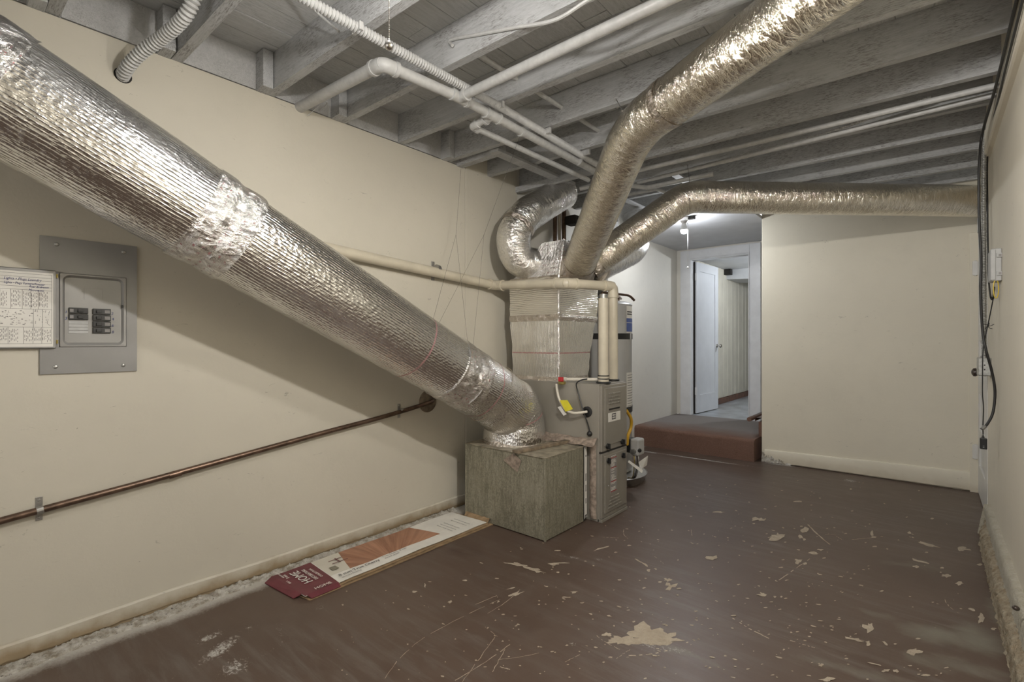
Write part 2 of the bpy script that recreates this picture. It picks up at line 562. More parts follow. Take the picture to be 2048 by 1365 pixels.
    def build(s, name, mat, parent=None, org=None, bevel=0, smooth=None, kind=None, fix=False):
        if org is None:
            org = ORG[parent.name] if parent else Vector((0, 0, 0))
        org = Vector(org)
        me = bpy.data.meshes.new(name)
        me.from_pydata([(x - org.x, y - org.y, z - org.z) for x, y, z in s.v], [], s.f)
        if any(u is not None for u in s.uv):
            ul = me.uv_layers.new(name='UVMap')
            flat = []
            for f, u in zip(s.f, s.uv):
                if u is None: flat += [0.0, 0.0] * len(f)
                else:
                    for a in u: flat += [a[0], a[1]]
            ul.data.foreach_set('uv', flat)
        for m_ in (mat if isinstance(mat, (list, tuple)) else [mat]):
            me.materials.append(m_)
        if any(s.mi): me.polygons.foreach_set('material_index', s.mi)
        if fix:
            import bmesh
            bm = bmesh.new(); bm.from_mesh(me); bmesh.ops.recalc_face_normals(bm, faces=bm.faces); bm.to_mesh(me); bm.free()
        if smooth is not None:
            me.polygons.foreach_set('use_smooth', [True] * len(me.polygons))
            if smooth: me.set_sharp_from_angle(angle=math.radians(smooth))
        me.update()
        o = bpy.data.objects.new(name, me); COL.objects.link(o)
        if parent is not None:
            o.parent = parent
            o.location = org - ORG[parent.name]
        else:
            o.location = org
        ORG[o.name] = org
        if bevel:
            md = o.modifiers.new('bevel', 'BEVEL'); md.width = bevel; md.segments = 2; md.limit_method = 'ANGLE'
        if kind: o['kind'] = kind
        return o


def tag(o, label, cat, group=None):
    o['label'] = label; o['category'] = cat
    if group: o['group'] = group
    return o


def thing(name, label, cat, loc, group=None):
    o = bpy.data.objects.new(name, None); COL.objects.link(o)
    o.empty_display_size = .05
    o.location = loc; ORG[o.name] = Vector(loc)
    return tag(o, label, cat, group)


def struct(o):
    o['kind'] = 'structure'; return o


def empty_struct(name, loc=(0, 0, 0)):
    o = bpy.data.objects.new(name, None); COL.objects.link(o); o.location = loc; ORG[o.name] = Vector(loc)
    o['kind'] = 'structure'; return o


def text(s, size, mtx, mat, parent, name='lettering', align='LEFT', depth=.0004, shear=0.0, sx=1.0):
    cu = bpy.data.curves.new('txt', 'FONT'); cu.body = s; cu.size = size; cu.align_x = align; cu.extrude = depth; cu.shear = shear
    cu.resolution_u = 2
    to = bpy.data.objects.new('txt', cu)
    me = bpy.data.meshes.new_from_object(to)
    org = ORG[parent.name]
    me.transform(Matrix.Translation(-org) @ mtx @ Matrix.Diagonal((sx, 1, 1, 1)))
    me.materials.clear(); me.materials.append(mat)
    bpy.data.objects.remove(to); bpy.data.curves.remove(cu)
    o = bpy.data.objects.new(name, me); COL.objects.link(o); o.parent = parent; ORG[o.name] = org
    return o


def axes(o, x, y):
    x = Vector(x).normalized(); y = Vector(y).normalized(); z = x.cross(y)
    m = Matrix((x, y, z)).transposed().to_4x4(); m.translation = Vector(o); return m


def nz(*a):
    return mnoise.noise(Vector(a))


# ------------------------------------------------------------------ room shell
XL, XR, YF, ZJ, ZS = -2.6, 0.28, 5.37, 2.47, 2.655

# floor: fine grid where it is seen, with wear worked out per vertex
xs = np.concatenate(([-3.2], np.arange(-2.66, .33, .0125), [.6]))
ys = np.concatenate(([-2.6, -1.2, -.2], np.arange(.55, 5.5, .0125), [6.7]))
X_, Y_ = np.meshgrid(xs, ys, indexing='ij')
mbf = MB()
nx, ny = X_.shape
mbf.v = [(float(a), float(b), 0.0) for a, b in zip(X_.ravel(), Y_.ravel())]
mbf.f = [(i * ny + j, (i + 1) * ny + j, (i + 1) * ny + j + 1, i * ny + j + 1) for i in range(nx - 1) for j in range(ny - 1)]
mbf.uv = [None] * len(mbf.f); mbf.mi = [0] * len(mbf.f)
floor = struct(mbf.build('floor', M['floor']))


def blob(px, py, rx, ry, ang=0.0):
    ca, sa = math.cos(ang), math.sin(ang)
    dx = X_ - px; dy = Y_ - py
    a = (dx * ca + dy * sa) / rx; b = (-dx * sa + dy * ca) / ry
    return np.exp(-(a * a + b * b))


dust = np.clip(1.1 - (X_ - (XL + .07)) / .10, 0, 1) * .95
dust = np.maximum(dust, np.clip(.32 - (X_ - (XL + .10)) / .5, 0, .22))
scuff_ = np.zeros_like(X_)
for (u, v, rx, ry, an, k) in ((440, 1300, .035, .09, .5, .8), (420, 1275, .03, .05, .2, .75), (470, 1335, .05, .05, .2, .7), (560, 1265, .10, .02, -.3, .45),
                              (545, 1300, .015, .10, .1, .35), (500, 1255, .06, .02, -.2, .5), (640, 1215, .05, .03, 0, .45), (1140, 1115, .10, .02, .3, .5),
                              (1200, 1120, .06, .02, .3, .5), (1700, 962, .05, .05, .5, .75), (1680, 950, .12, .02, 1.5, .4), (1400, 919, .48, .02, .05, .95),
                              (1300, 905, .12, .03, 0, .9), (1560, 930, .16, .03, .05, .8), (1330, 930, .12, .02, .2, .5), (1360, 960, .2, .015, .1, .4),
                              (1340, 1300, .10, .03, .4, .5), (1300, 1290, .12, .05, .4, .5), (1145, 1290, .02, .02, 0, .6), (860, 1225, .03, .01, 0, .4)):
    p = onZ(u, v, 0); scuff_ = np.maximum(scuff_, blob(p.x, p.y, rx * 1.25, ry * 1.25, an) * k)
bare = np.zeros_like(X_)
for (u, v, rx, ry, an, k) in ((1880, 1270, .16, .10, .3, .75), (1760, 1230, .14, .05, .2, .5), (1960, 1280, .10, .16, 0, .8), (2000, 1220, .06, .25, 0, .7),
                              (1820, 1130, .25, .10, .3, .42), (1690, 1340, .3, .06, .3, .45), (1900, 1330, .2, .08, .3, .6), (1450, 1000, .6, .35, .2, .25),
                              (1980, 1100, .06, .3, 0, .5), (1380, 1310, .25, .04, .2, .45)):
    p = onZ(u, v, 0); bare = np.maximum(bare, blob(p.x, p.y, rx, ry, an) * k)
colr = np.zeros((nx * ny, 4), dtype=np.float32)
colr[:, 0] = dust.ravel(); colr[:, 1] = bare.ravel(); colr[:, 2] = scuff_.ravel(); colr[:, 3] = 1
ca_ = floor.data.attributes.new('wear', 'FLOAT_COLOR', 'POINT'); ca_.data.foreach_set('color', colr.ravel())


# left wall: plaster to the joist bottoms, taller at the far end
def noisy_wall(name, mat, fn, nu, nv):
    return MB().grid(fn, nu, nv).build(name, mat, smooth=60)


wl = MB()
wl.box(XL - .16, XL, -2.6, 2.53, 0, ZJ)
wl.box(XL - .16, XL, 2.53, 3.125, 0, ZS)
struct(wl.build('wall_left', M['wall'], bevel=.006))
struct(MB().box(XL - .16, XL - .02, 3.125, 6.53, 0, ZS).build('wall_hall_left', M['wall_hall']))
struct(MB().box(XR, XR + .16, -2.6, 4.55, 0, 2.70).box(XR, XR + .16, 4.55, 5.36, 2.06, 2.70).build('wall_right', M['wall_r'], bevel=.012))
struct(MB().box(-1.29, XR + .16, YF, YF + .12, 0, 2.70).build('wall_far', M['wall_far'], bevel=.006))
struct(MB().box(XL - .16, XR + .16, -2.7, -2.6, 2.15, 2.70).box(XL - .16, XL + .15, -2.7, -2.6, 0, 2.15).box(XR - .15, XR + .16, -2.7, -2.6, 0, 2.15).build('wall_back', M['wall_far']))   # wide doorway added behind the camera to let in daylight

# skirting of cement along the left wall, crumbled plaster below it
sk = MB()
prof = [(-.004, .084), (.005, .081), (.009, .075), (.008, .066), (.008, .022), (.006, .017), (-.005, .016)]
NY = 260


def skf(i, j):
    y = -2.55 + i * (2.62 + 2.55); k = min(len(prof) - 1, int(round(j * (len(prof) - 1))))
    dx, z = prof[k]
    w = 1 + .25 * nz(y * 3, 0, 5)
    return (XL + dx * w + .003 * nz(y * 25, z * 30, 1), y, z + .006 * nz(y * 2.2, 0, 9) + (.006 * nz(y * 30, 3, 4) if z < .04 else 0))


sk.grid(skf, NY, len(prof) - 1)
struct(sk.build('baseboard_left', M['wall'], smooth=22))
rb = MB()


def rbf(i, j):
    y = -.6 + i * 3.0
    wid = .085 + .045 * nz(y * 2.3, 1.7, 0) + .02 * nz(y * 9, 4, 0)
    x = XL - .002 + j * wid
    z = .014 * (1 - j) ** .7 * min(1, .25 + j * 4) + .009 * (1 - j ** 3) * min(1, .3 + j * 4) * (nz(x * 30, y * 22, 0) + nz(x * 70, y * 60, 0) + .8 * nz(x * 150, y * 150, 3)) + .001
    return (x, y, max(z, -.002) if j < .98 else -.002)


rb.grid(rbf, 620, 16)
o = rb.build('crumbled_plaster', M['rubble'], smooth=0)
o['kind'] = 'stuff'; tag(o, 'strip of white crumbling plaster between left skirting and brown floor', 'plaster')

# skirting of the far wall
fs = MB()
prof2 = [(.004, 1.03), (-.016, 1.0), (-.020, .94), (-.018, .5), (-.018, .09), (.006, .07)]


def fsf(i, j):
    x = -1.26 + i * (XR - .035 + 1.26); k = min(len(prof2) - 1, int(round(j * (len(prof2) - 1))))
    dy, q = prof2[k]
    h = .118 + .036 * i + .006 * nz(x * 4, 2, 0)
    return (x, YF + dy + .003 * nz(x * 20, q * 3, 2), q * h + (.008 * nz(x * 24, 1, 1) if q < .1 else 0))


fs.grid(fsf, 160, len(prof2) - 1)
struct(fs.build('baseboard_far', M['wall_far'], smooth=50))
cr = MB()


def crf(i, j):
    x = -1.285 + i * .26
    z = j * (.085 * (1 - i) + .012) + .006 * nz(x * 40, j * 7, 2)
    return (x, YF - .024 - .014 * abs(nz(x * 60, z * 60, 0)) + .012 * j, z)


cr.grid(crf, 40, 12)
o = cr.build('broken_plaster', M['rubble'], smooth=0)
o['kind'] = 'stuff'; tag(o, 'broken grey plaster at the foot of the far cream wall by the carpet step', 'plaster')
struct(MB().box(XR - .045, XR + .01, YF - .03, YF + .02, 0, 2.06).build('trim_2', M['wall_far'], bevel=.004))

# footing ledge along the right wall, two rough tiers
lg = MB()
prof3 = [(.004, .198), (-.020, .192), (-.028, .175), (-.030, .105), (-.046, .092), (-.056, .078), (-.060, .02), (-.064, -.002)]


def lgf(i, j):
    y = -2.5 + i * (4.22 + 2.5)
    s = j * (len(prof3) - 1); k = min(len(prof3) - 2, int(s)); q = s - k
    dx = prof3[k][0] * (1 - q) + prof3[k + 1][0] * q; z = prof3[k][1] * (1 - q) + prof3[k + 1][1] * q
    end = max(0, (y - 3.95) / .27)
    if k >= 3: dx *= 1 - .5 * max(0, (y - 4.02) / .2)
    rgh = .010 if k >= 3 else .0022
    return (XR + dx + rgh * (nz(y * 28, z * 28, 0) + .6 * nz(y * 70, z * 70, 3)), y, z + .006 * nz(y * 8, k, 7) + .004 * nz(y * 40, k, 1))


lg.grid(lambda i, j: lgf(i, j * 3 / 7), 520, 9)
lg.quad((XR + .01, 4.22, 0), (XR - .06, 4.22, 0), (XR - .03, 4.22, .19), (XR + .01, 4.22, .19))
lgo = struct(lg.build('baseboard_right', M['ledge_top'], smooth=0))
lg = MB()
lg.grid(lambda i, j: lgf(i, 3 / 7 + j * 4 / 7), 700, 16)
lg.build('footing', M['ledge'], lgo, smooth=0)

struct(MB().box(.25, XR + .01, -2.6, 4.75, 2.345, 2.70).build('trim_4', M['wall_r'], bevel=.01))
# ceiling: painted boards over joists
ceil = struct(MB().box(XL - .16, XR + .16, -2.7, 5.5, 2.70, 2.74).build('ceiling', M['board']))
x = XL - .14
i = 0
while x < XR + .1:
    w = .138 + .004 * R.uniform(-1, 1)
    sp_ = R.uniform(.8, 3.6)
    for (a, b) in ((-2.6, sp_ - .0015), (sp_ + .0015, 5.4)):
        MB().box(x, x + w - .0035, a, b, ZS + R.uniform(0, .0035), ZS + .022).build('board', M['board'], ceil)
    x += w
SKEW = .021
JY = [.694 + .4135 * k for k in range(-7, 12)]
for k, y0 in enumerate(JY):
    y0 += R.uniform(-.003, .003)
    zb = ZJ + R.uniform(-.003, .003)
    L = XL - .03; xe = XR + .05
    f = lambda x_: y0 + (x_ - XL) * SKEW
    if y0 > 4.50: L = -1.28
    w = .044
    n = 24
    mb = MB()

    def jf(i, j, y0=y0, zb=zb, L=L, w=w):
        xx = L + i * (xe - L)
        c = [(0, zb), (w, zb), (w, ZS + .001), (0, ZS + .001), (0, zb)][int(round(j * 4))]
        wob = .004 * nz(xx * 1.3, y0 * 5, 0)
        return (xx, f(xx) + c[0] + wob, c[1] + (.003 * nz(xx * 1.1, y0 * 3, 4) if c[1] < 2.5 else 0))
    mb.grid(jf, n, 4)
    mb.build('joist', M['joist'], ceil, bevel=.003, fix=True)
    if -.2 < y0 < 2.7:
        MB().box(XL - .05, XL - .002, y0 + w + .002, y0 + .412, ZJ + .004, ZS).build('rim_board', M['rim'], ceil)
    if -.2 < y0 < 2.7 and not 1.8 < y0 < 2.1:
        MB().box(XL - .02, XL + .085, y0 - .052, y0 - .002, ZJ - .004, ZS - .002).build('block', M['joist'], ceil, bevel=.003)
# a sister board against the joist at the tall end of the wall and a cross batten under the joists
MB().box(XL, XL + .42, 2.44, 2.50, ZJ - .012, ZJ + .08).build('sister_board', M['joist'], ceil, bevel=.003)
MB().box(-2.24, -2.16, 2.40, 3.32, ZJ - .022, ZJ - .002).build('batten', M['joist'], ceil, bevel=.002)
MB().box(XL - .02, -1.5, 3.10, 3.14, ZJ - .05, ZJ - .004).build('batten', M['joist'], ceil, bevel=.002)
MB().box(-1.5, -1.44, 3.62, 4.52, ZJ - .02, ZJ - .003).build('batten', M['joist'], ceil, bevel=.002)
MB().box(-2.1, -2.05, 3.66, 4.52, ZJ - .02, ZJ - .003).build('batten', M['joist'], ceil, bevel=.002)

# ------------------------------------------------------------------ hall, steps and the room behind
ZH = .22
struct(MB().box(XL - .02, -1.285, 4.53, 6.54, 2.42, 2.45).box(-1.285, -.2, YF + .12, 6.54, 2.42, 2.45).build('ceiling_hall', M['hall_ceil']))
he = MB()
he.box(XL - .02, -2.44, 6.53, 6.63, ZH, 2.42).box(-1.70, -.2, 6.53, 6.63, ZH, 2.42).box(-2.44, -1.70, 6.53, 6.63, 2.285, 2.42)
struct(he.build('wall_hall_end', M['wall_hall']))
struct(MB().box(-.25, -.15, YF + .12, 6.53, 0, 2.42).build('wall_hall_right', M['wall_hall']))
tr = MB()
tr.box(-2.565, -2.44, 6.505, 6.53, ZH, 2.40).box(-1.70, -1.575, 6.505, 6.53, ZH, 2.40).box(-2.44, -1.70, 6.505, 6.53, 2.285, 2.40)
tr.box(-2.44, -2.425, 6.51, 6.64, ZH, 2.285).box(-1.715, -1.70, 6.51, 6.64, ZH, 2.285).box(-2.425, -1.715, 6.51, 6.64, 2.27, 2.285)
tr.box(-2.44, -2.428, 6.497, 6.505, ZH, 2.29).box(-1.712, -1.70, 6.497, 6.505, ZH, 2.29).box(-2.44, -1.70, 6.497, 6.505, 2.285, 2.297)
struct(tr.build('trim_1', M['hall_white'], bevel=.003))


def rounded_step(x0, x1, y0, y1, z0, z1, r, side='y'):
    mb = MB()
    pr_ = [(0, z0)]
    for k in range(7):
        a = math.pi / 2 * k / 6
        pr_.append((r - r * math.cos(a), z1 - r + r * math.sin(a)))
    pr_ += [((y1 - y0) if side == 'y' else (x1 - x0), z1)]
    n = len(pr_)

    def fn(i, j):
        s_ = pr_[int(round(j * (n - 1)))]
        jig = .004 * nz(i * 40, j * 9, 2)
        if side == 'y': return (x0 + i * (x1 - x0), y0 + s_[0] + jig, s_[1])
        return (x0 + s_[0] + jig, y1 - i * (y1 - y0), s_[1])
    mb.grid(fn, 60, n - 1)
    if side == 'y':
        for xx, rev in ((x0, True), (x1, False)):
            b = len(mb.v); mb.v += [(xx, y0 + a, z) for a, z in pr_] + [(xx, y1, z0)]
            idx = list(range(b, len(mb.v))); mb.face(idx if rev else idx[::-1])
    return mb


steps = thing('carpeted_steps', 'low steps covered in worn brown carpet leading up to the hall doorway', 'stairs', (-1.95, 5.3, 0))
rounded_step(XL - .0195, -1.335, 5.27, 6.52, 0, ZH, .035).build('step', M['carpet'], steps, smooth=50)
mb = rounded_step(-1.385, -.26, 5.50, 6.50, ZH + .15, ZH + .19, .02, 'x')
mb.box(-1.35, -.26, 5.50, 6.50, ZH, ZH + .15)
mb.build('step', M['carpet'], steps, smooth=50)
MB().box(-1.10, -.26, 5.50, 6.50, ZH + .19, ZH + .38).build('step', M['carpet'], steps, bevel=.015)
MB().tube([(-1.405, 5.36, ZH + .185), (-1.405, 6.1, ZH + .185)], .022, 12).build('nosing', M['carpet'], steps, smooth=50)

# room behind the hall
struct(MB().box(-2.6, -.2, 6.53, 12.2, ZH - .05, ZH - .001).build('floor_room', M['grey_floor']))
struct(MB().box(-2.6, -.2, 6.63, 12.2, 2.34, 2.38).build('ceiling_room', M['hall_ceil']))
wr = struct(MB().box(-2.62, -2.515, 6.63, 12.2, ZH, 2.34).build('wall_room_left', M['panelling']))
y = 6.66
while y < 12:
    MB().box(-2.516, -2.50, y, y + .193, ZH + .09, 2.335).build('panel_board', M['panelling'], wr, bevel=.006)
    y += .205
struct(MB().box(-.3, -.2, 6.63, 12.2, ZH, 2.34).build('wall_room_right', M['panelling']))
struct(MB().box(-2.6, -.2, 12.1, 12.2, ZH, 2.34).build('wall_room_end', M['panelling']))
struct(MB().box(-2.515, -2.485, 6.66, 12.1, ZH, ZH + .085).build('baseboard_room', M['brown_base'], bevel=.004))
struct(MB().hexa([(-2.5, 8.25, 2.19), (-1.2, 8.25, 2.13), (-1.2, 8.9, 2.13), (-2.5, 8.9, 2.19), (-2.5, 8.25, 2.345), (-1.2, 8.25, 2.345), (-1.2, 8.9, 2.345), (-2.5, 8.9, 2.345)])
       .box(-2.5, -1.0, 9.5, 9.62, 2.02, 2.345).build('beam_room', M['hall_ceil']))
struct(MB().box(-2.499, -2.40, 8.12, 8.22, 2.25, 2.338).build('vent_opening', M['dark']))

# hall door, swung into the room behind
hinge = Vector((-2.425, 6.62, ZH + .01))
d1 = empty_struct('door_1', hinge)
DA = math.radians(4.3)
ex = Vector((math.sin(DA), math.cos(DA), 0)); ey = Vector((math.cos(DA), -math.sin(DA), 0))   # along the leaf, out of its face


def dpt(s, n, z): return hinge + ex * s + ey * n + Vector((0, 0, z))


def dbox(s0, s1, n0, n1, z0, z1):
    return [dpt(s0, n0, z0), dpt(s1, n0, z0), dpt(s1, n1, z0), dpt(s0, n1, z0), dpt(s0, n0, z1), dpt(s1, n0, z1), dpt(s1, n1, z1), dpt(s0, n1, z1)]


DW, DH = .72, 2.03
lf = MB()
lf.hexa(dbox(0, .105, 0, .035, 0, DH)).hexa(dbox(DW - .105, DW, 0, .035, 0, DH)).hexa(dbox(.105, DW - .105, 0, .035, 0, .24)).hexa(dbox(.105, DW - .105, 0, .035, DH - .12, DH))
lf.build('leaf', M['door'], d1, bevel=.002, fix=True)
MB().hexa(dbox(.10, DW - .10, .011, .024, .23, DH - .11)).build('panel', M['door'], d1, fix=True)
kb = MB()
for sgn, n0 in ((1, .035), (-1, 0)):
    kb.lathe(dpt(DW - .055, n0, .90), ey * sgn, [(0, .026), (.006, .026), (.007, .010), (.035, .010), (.04, .022), (.052, .028), (.066, .022), (.070, .006)], 16)
kb.build('knob', M['chain'], d1, smooth=40)
for z in (.25, 1.78):
    MB().hexa(dbox(-.012, .012, .0, .042, z, z + .10)).build('hinge', M['hall_white'], d1, bevel=.002, fix=True)
MB().hexa(dbox(-.016, -.004, -.01, .02, 0, DH)).build('hinge_gap', M['dark'], d1, fix=True)

# white panelled door in the right wall
d2 = empty_struct('door_2', (XR, 4.95, 0))
XD = XR + .003
lf = MB()
Y0, Y1 = 4.58, 5.335
lf.box(XD, XD + .035, Y0, Y0 + .11, .01, 2.04).box(XD, XD + .035, Y1 - .11, Y1, .01, 2.04)
for z0, z1 in ((.01, .24), (.40, .52), (.80, .92), (1.20, 1.32), (1.58, 1.68), (1.92, 2.04)):
    lf.box(XD, XD + .035, Y0 + .11, Y1 - .11, z0, z1)
lf.build('leaf', M['door2'], d2, bevel=.003)
MB().box(XD + .012, XD + .028, Y0 + .1, Y1 - .1, .2, 1.95).build('panel', M['door2'], d2)
MB().lathe((XD, Y0 + .06, .985), (-1, 0, 0), [(0, .026), (.005, .026), (.006, .011), (.035, .010), (.040, .022), (.050, .029), (.062, .027), (.070, .014), (.072, .003)], 18).build('knob', M['knob'], d2, smooth=40)
for z in (.27, 1.72):
    hb = MB().box(XR - .03, XR + .002, YF - .045, YF - .030, z, z + .11).tube([(XR - .012, YF - .036, z - .006), (XR - .012, YF - .036, z + .116)], .007, 10)
    hb.build('hinge', M['door2'], d2, bevel=.001)
tr = MB()
tr.box(XR - .003, XR + .02, 4.43, 4.565, .0, 2.17).box(XR - .003, XR + .02, 4.43, 5.36, 2.05, 2.17)
struct(tr.build('trim_3', M['door2'], bevel=.003))


# ------------------------------------------------------------------ foil ducts
def duct_rf(amp, fs_, seed):
    def rf(p, L, a, r):
        q = Vector((math.cos(a) * 2.2, math.sin(a) * 2.2, L * fs_ + seed))
        return r * (1 + amp * mnoise.noise(q) + amp * .5 * mnoise.noise(q * 2.7))
    return rf


def crease_rf(amp, fs_, seed):
    base = duct_rf(amp, fs_, seed)

    def rf(p, L, a, r):
        c = mnoise.noise(Vector((math.cos(a) * 2.0, math.sin(a) * 2.0, L * 26 + seed * 3)))
        return base(p, L, a, r) - r * .010 * max(0.0, 1 - abs(c) * 5)
    return rf


# the big return duct along the left wall
AX, AZ, AS = -2.2, 1.542, -.503     # axis at Y = 1 and its fall


def axis(y): return Vector((AX + .004 * (y - 1), y, AZ + AS * (y - 1)))


dm = thing('return_air_duct', 'big silver foil insulated round duct slanting down the left wall', 'duct', (-2.22, 2.62, .5))
RD = .192
p1 = [axis(y) for y in np.arange(-.62, .70, .02)]
p2 = [axis(y) for y in np.arange(.80, 2.02, .02)]
MB().tube(p1, RD, 64, True, duct_rf(.018, 2.0, 0)).build('duct_section', M['foil1'], dm, smooth=60)
MB().tube(p2, RD - .002, 64, True, duct_rf(.016, 2.0, 9), v0=1.65).build('duct_section', M['foil1'], dm, smooth=60)
elb = [axis(2.13), axis(2.24), axis(2.36), axis(2.47) + Vector((0, .012, -.03)), Vector((-2.212, 2.585, .74)), Vector((-2.22, 2.625, .655)), Vector((-2.222, 2.632, .58)), Vector((-2.222, 2.632, .505))]
elb = resample(smooth_path(elb, 8), .015)
ne = len(elb)


def elbow_rf(p, L, a, r):
    k = max(0.0, min(1.0, (.80 - p.z) / .25))
    w = 1 + .10 * k * abs(math.sin(a)) + .025 * mnoise.noise(Vector((math.cos(a) * 3, math.sin(a) * 3, L * 9)))
    crease = sum(.022 * math.exp(-((L - c) / .012) ** 2) for c in (.36, .46))
    return r * (w - crease)


MB().tube(elb, [RD + .004 + .006 * i / ne for i in range(ne)], 64, True, elbow_rf, v0=3.05).build('elbow', M['foil1'], dm, smooth=60)
ew = MB()
c_ = axis(2.36); t_ = Vector((.25, .80, -.62)).normalized()
n_ = (Vector((1, 0, 0)) - t_ * t_.x).normalized(); b_2 = t_.cross(n_)
ew.tube([c_ + (n_ * math.cos(a) + b_2 * math.sin(a) * 1.03) * (RD + .007) for a in np.linspace(0, 2 * math.pi, 60)], .004, 6, False)
ew.build('wrap_edge', M['tape0'], dm, smooth=60)
for (y0, y1, seed, b) in ((-.06, .15, 3, .007), (.655, .835, 5, .006), (1.97, 2.18, 8, .005)):
    pc = [axis(y) for y in np.arange(y0, y1, .01)]

    def crf2(p, L, a, r, seed=seed):
        q = Vector((math.cos(a) * 3.2, math.sin(a) * 3.2, L * 26 + seed * 7))
        return r * (1 + .022 * mnoise.noise(q) + .012 * mnoise.noise(q * 3)) - .007 * math.exp(-((L - (y1 - y0) * .55) / .02) ** 2)
    MB().tube(pc, RD + b, 72, True, crf2).build('tape_collar', M['tape'], dm, smooth=60)
MB().tube(resample([Vector((-2.222, 2.632, .53)), Vector((-2.222, 2.632, .498))], .008), [RD + .012, RD + .016, RD + .02, RD + .03, RD + .034][:len(resample([Vector((-2.222, 2.632, .53)), Vector((-2.222, 2.632, .498))], .008))], 48, True, duct_rf(.02, 4, 2)).build('collar_flange', M['tape0'], dm, smooth=60)


def flex(name, label, pts, r, seed, mat='foil2', fil=.16, amp=.022, loc=None, extra=None):
    th = thing(name, label, 'duct', loc or pts[0])
    pp = resample(fillet([Vector(p) for p in pts], fil, 10), .011)
    rr = r if not isinstance(r, tuple) else [r[0] + (r[1] - r[0]) * i / (len(pp) - 1) for i in range(len(pp))]
    MB().tube(pp, rr, 56, True, crease_rf(amp, 5, seed)).build('duct_sleeve', M[mat], th, smooth=60)
    r0 = r if not isinstance(r, tuple) else r[0]
    d = (Vector(pts[1]) - Vector(pts[0])).normalized()
    s0 = Vector(pts[0])
    MB().tube([s0 - d * .03, s0 - d * .01, s0 + d * .012, s0 + d * .035], [r0 * 1.03, r0 * 1.05, r0 * 1.04, r0 * 1.02], 40, False, duct_rf(.03, 20, seed + 4)).build('tape_collar', M['tape0'], th, smooth=60)
    for q in (extra or ()):
        c = pp[int(q * (len(pp) - 1))]; e = pp[min(len(pp) - 1, int(q * (len(pp) - 1)) + 2)]
        dd = (e - c).normalized()
        k0 = int(q * (len(pp) - 1)); rq = rr if not isinstance(rr, list) else rr[k0]
        MB().tube([c - dd * .02, c, c + dd * .02], [rq * 1.02, rq * 1.035, rq * 1.02], 40, False, duct_rf(.03, 20, seed + 8)).build('tape_band', M['tape0'], th, smooth=60)
    return th


P1 = at(1268, 256, 2.46)
flex('supply_duct', 'foil flex duct climbing from the plenum past the joists to the upper right', [at(1158, 530, 3.58), P1, at(1600, 12, 1.70), (XR, 1.55, 2.37)], (.119, .106), 3, extra=(.52,))
flex('supply_duct', 'foil flex duct bending level and running to the right wall above the white door', [at(1185, 527, 3.72), at(1372, 394, 3.60), (XR + .01, 5.07, 2.245)], .115, 14, fil=.10, amp=.020)
flex('supply_duct', 'short bright foil duct poking out behind the plenum towards the hall', [at(1190, 535, 3.85), at(1272, 497, 4.35), at(1262, 430, 4.7)], .125, 21, mat='foil3', fil=.14)
flex('supply_duct', 'foil duct curling up in a hook between plenum and left wall', [at(1086, 532, 3.78), at(1032, 523, 3.66), at(1024, 470, 3.60), at(1050, 432, 3.66), at(1126, 385, 4.05)], (.118, .135), 30, mat='foil3', fil=.13, amp=.04, extra=(.42,))

# ------------------------------------------------------------------ plenum, furnace, return box
pl = thing('plenum', 'tall foil wrapped supply plenum standing on the furnace', 'duct plenum', (-2.22, 3.05, .915))


def ring(z, x0, x1, y0, y1): return (z, x0, x1, y0, y1)


def wrapped(name, rings, mat, seed, vert_ridge=True, sub=10):
    """box shell through the given rings, softly dented; uv in metres so that u crosses the ridges"""
    mb = MB()
    R2 = []
    for a, b in zip(rings, rings[1:]):
        for k in range(sub):
            t = k / sub; R2.append([a[q] * (1 - t) + b[q] * t for q in range(5)])
    R2.append(list(rings[-1]))
    n = 14
    for (z, x0, x1, y0, y1) in R2:
        per = [(x0 + (x1 - x0) * k / n, y0, 0) for k in range(n)] + [(x1, y0 + (y1 - y0) * k / n, 1) for k in range(n)] + \
              [(x1 - (x1 - x0) * k / n, y1, 2) for k in range(n)] + [(x0, y1 - (y1 - y0) * k / n, 3) for k in range(n)]
        for (x_, y_, sd) in per:
            cx_, cy_ = (x0 + x1) / 2, (y0 + y1) / 2
            d = .0055 * nz(x_ * 9 + seed, y_ * 9, z * 9) + .004 * nz(x_ * 30, y_ * 30, z * 30 + seed)
            ax_ = (x_ - cx_) / (x1 - x0) * 2; ay_ = (y_ - cy_) / (y1 - y0) * 2
            mb.v.append((x_ + d * ax_, y_ + d * ay_, z))
    m = 4 * n
    for i in range(len(R2) - 1):
        for j in range(m):
            k = (j + 1) % m
            u0, u1 = j * .033, (j + 1) * .033
            z0, z1 = R2[i][0], R2[i + 1][0]
            uv = ((u0, z0), (u1, z0), (u1, z1), (u0, z1)) if vert_ridge else ((z0, u0 + 7), (z0, u1 + 7), (z1, u1 + 7), (z1, u0 + 7))
            mb.face((i * m + j, i * m + k, (i + 1) * m + k, (i + 1) * m + j), uv)
    e = (len(R2) - 1) * m
    mb.face([e + j for j in range(m)]); mb.face([j for j in reversed(range(m))])
    return mb


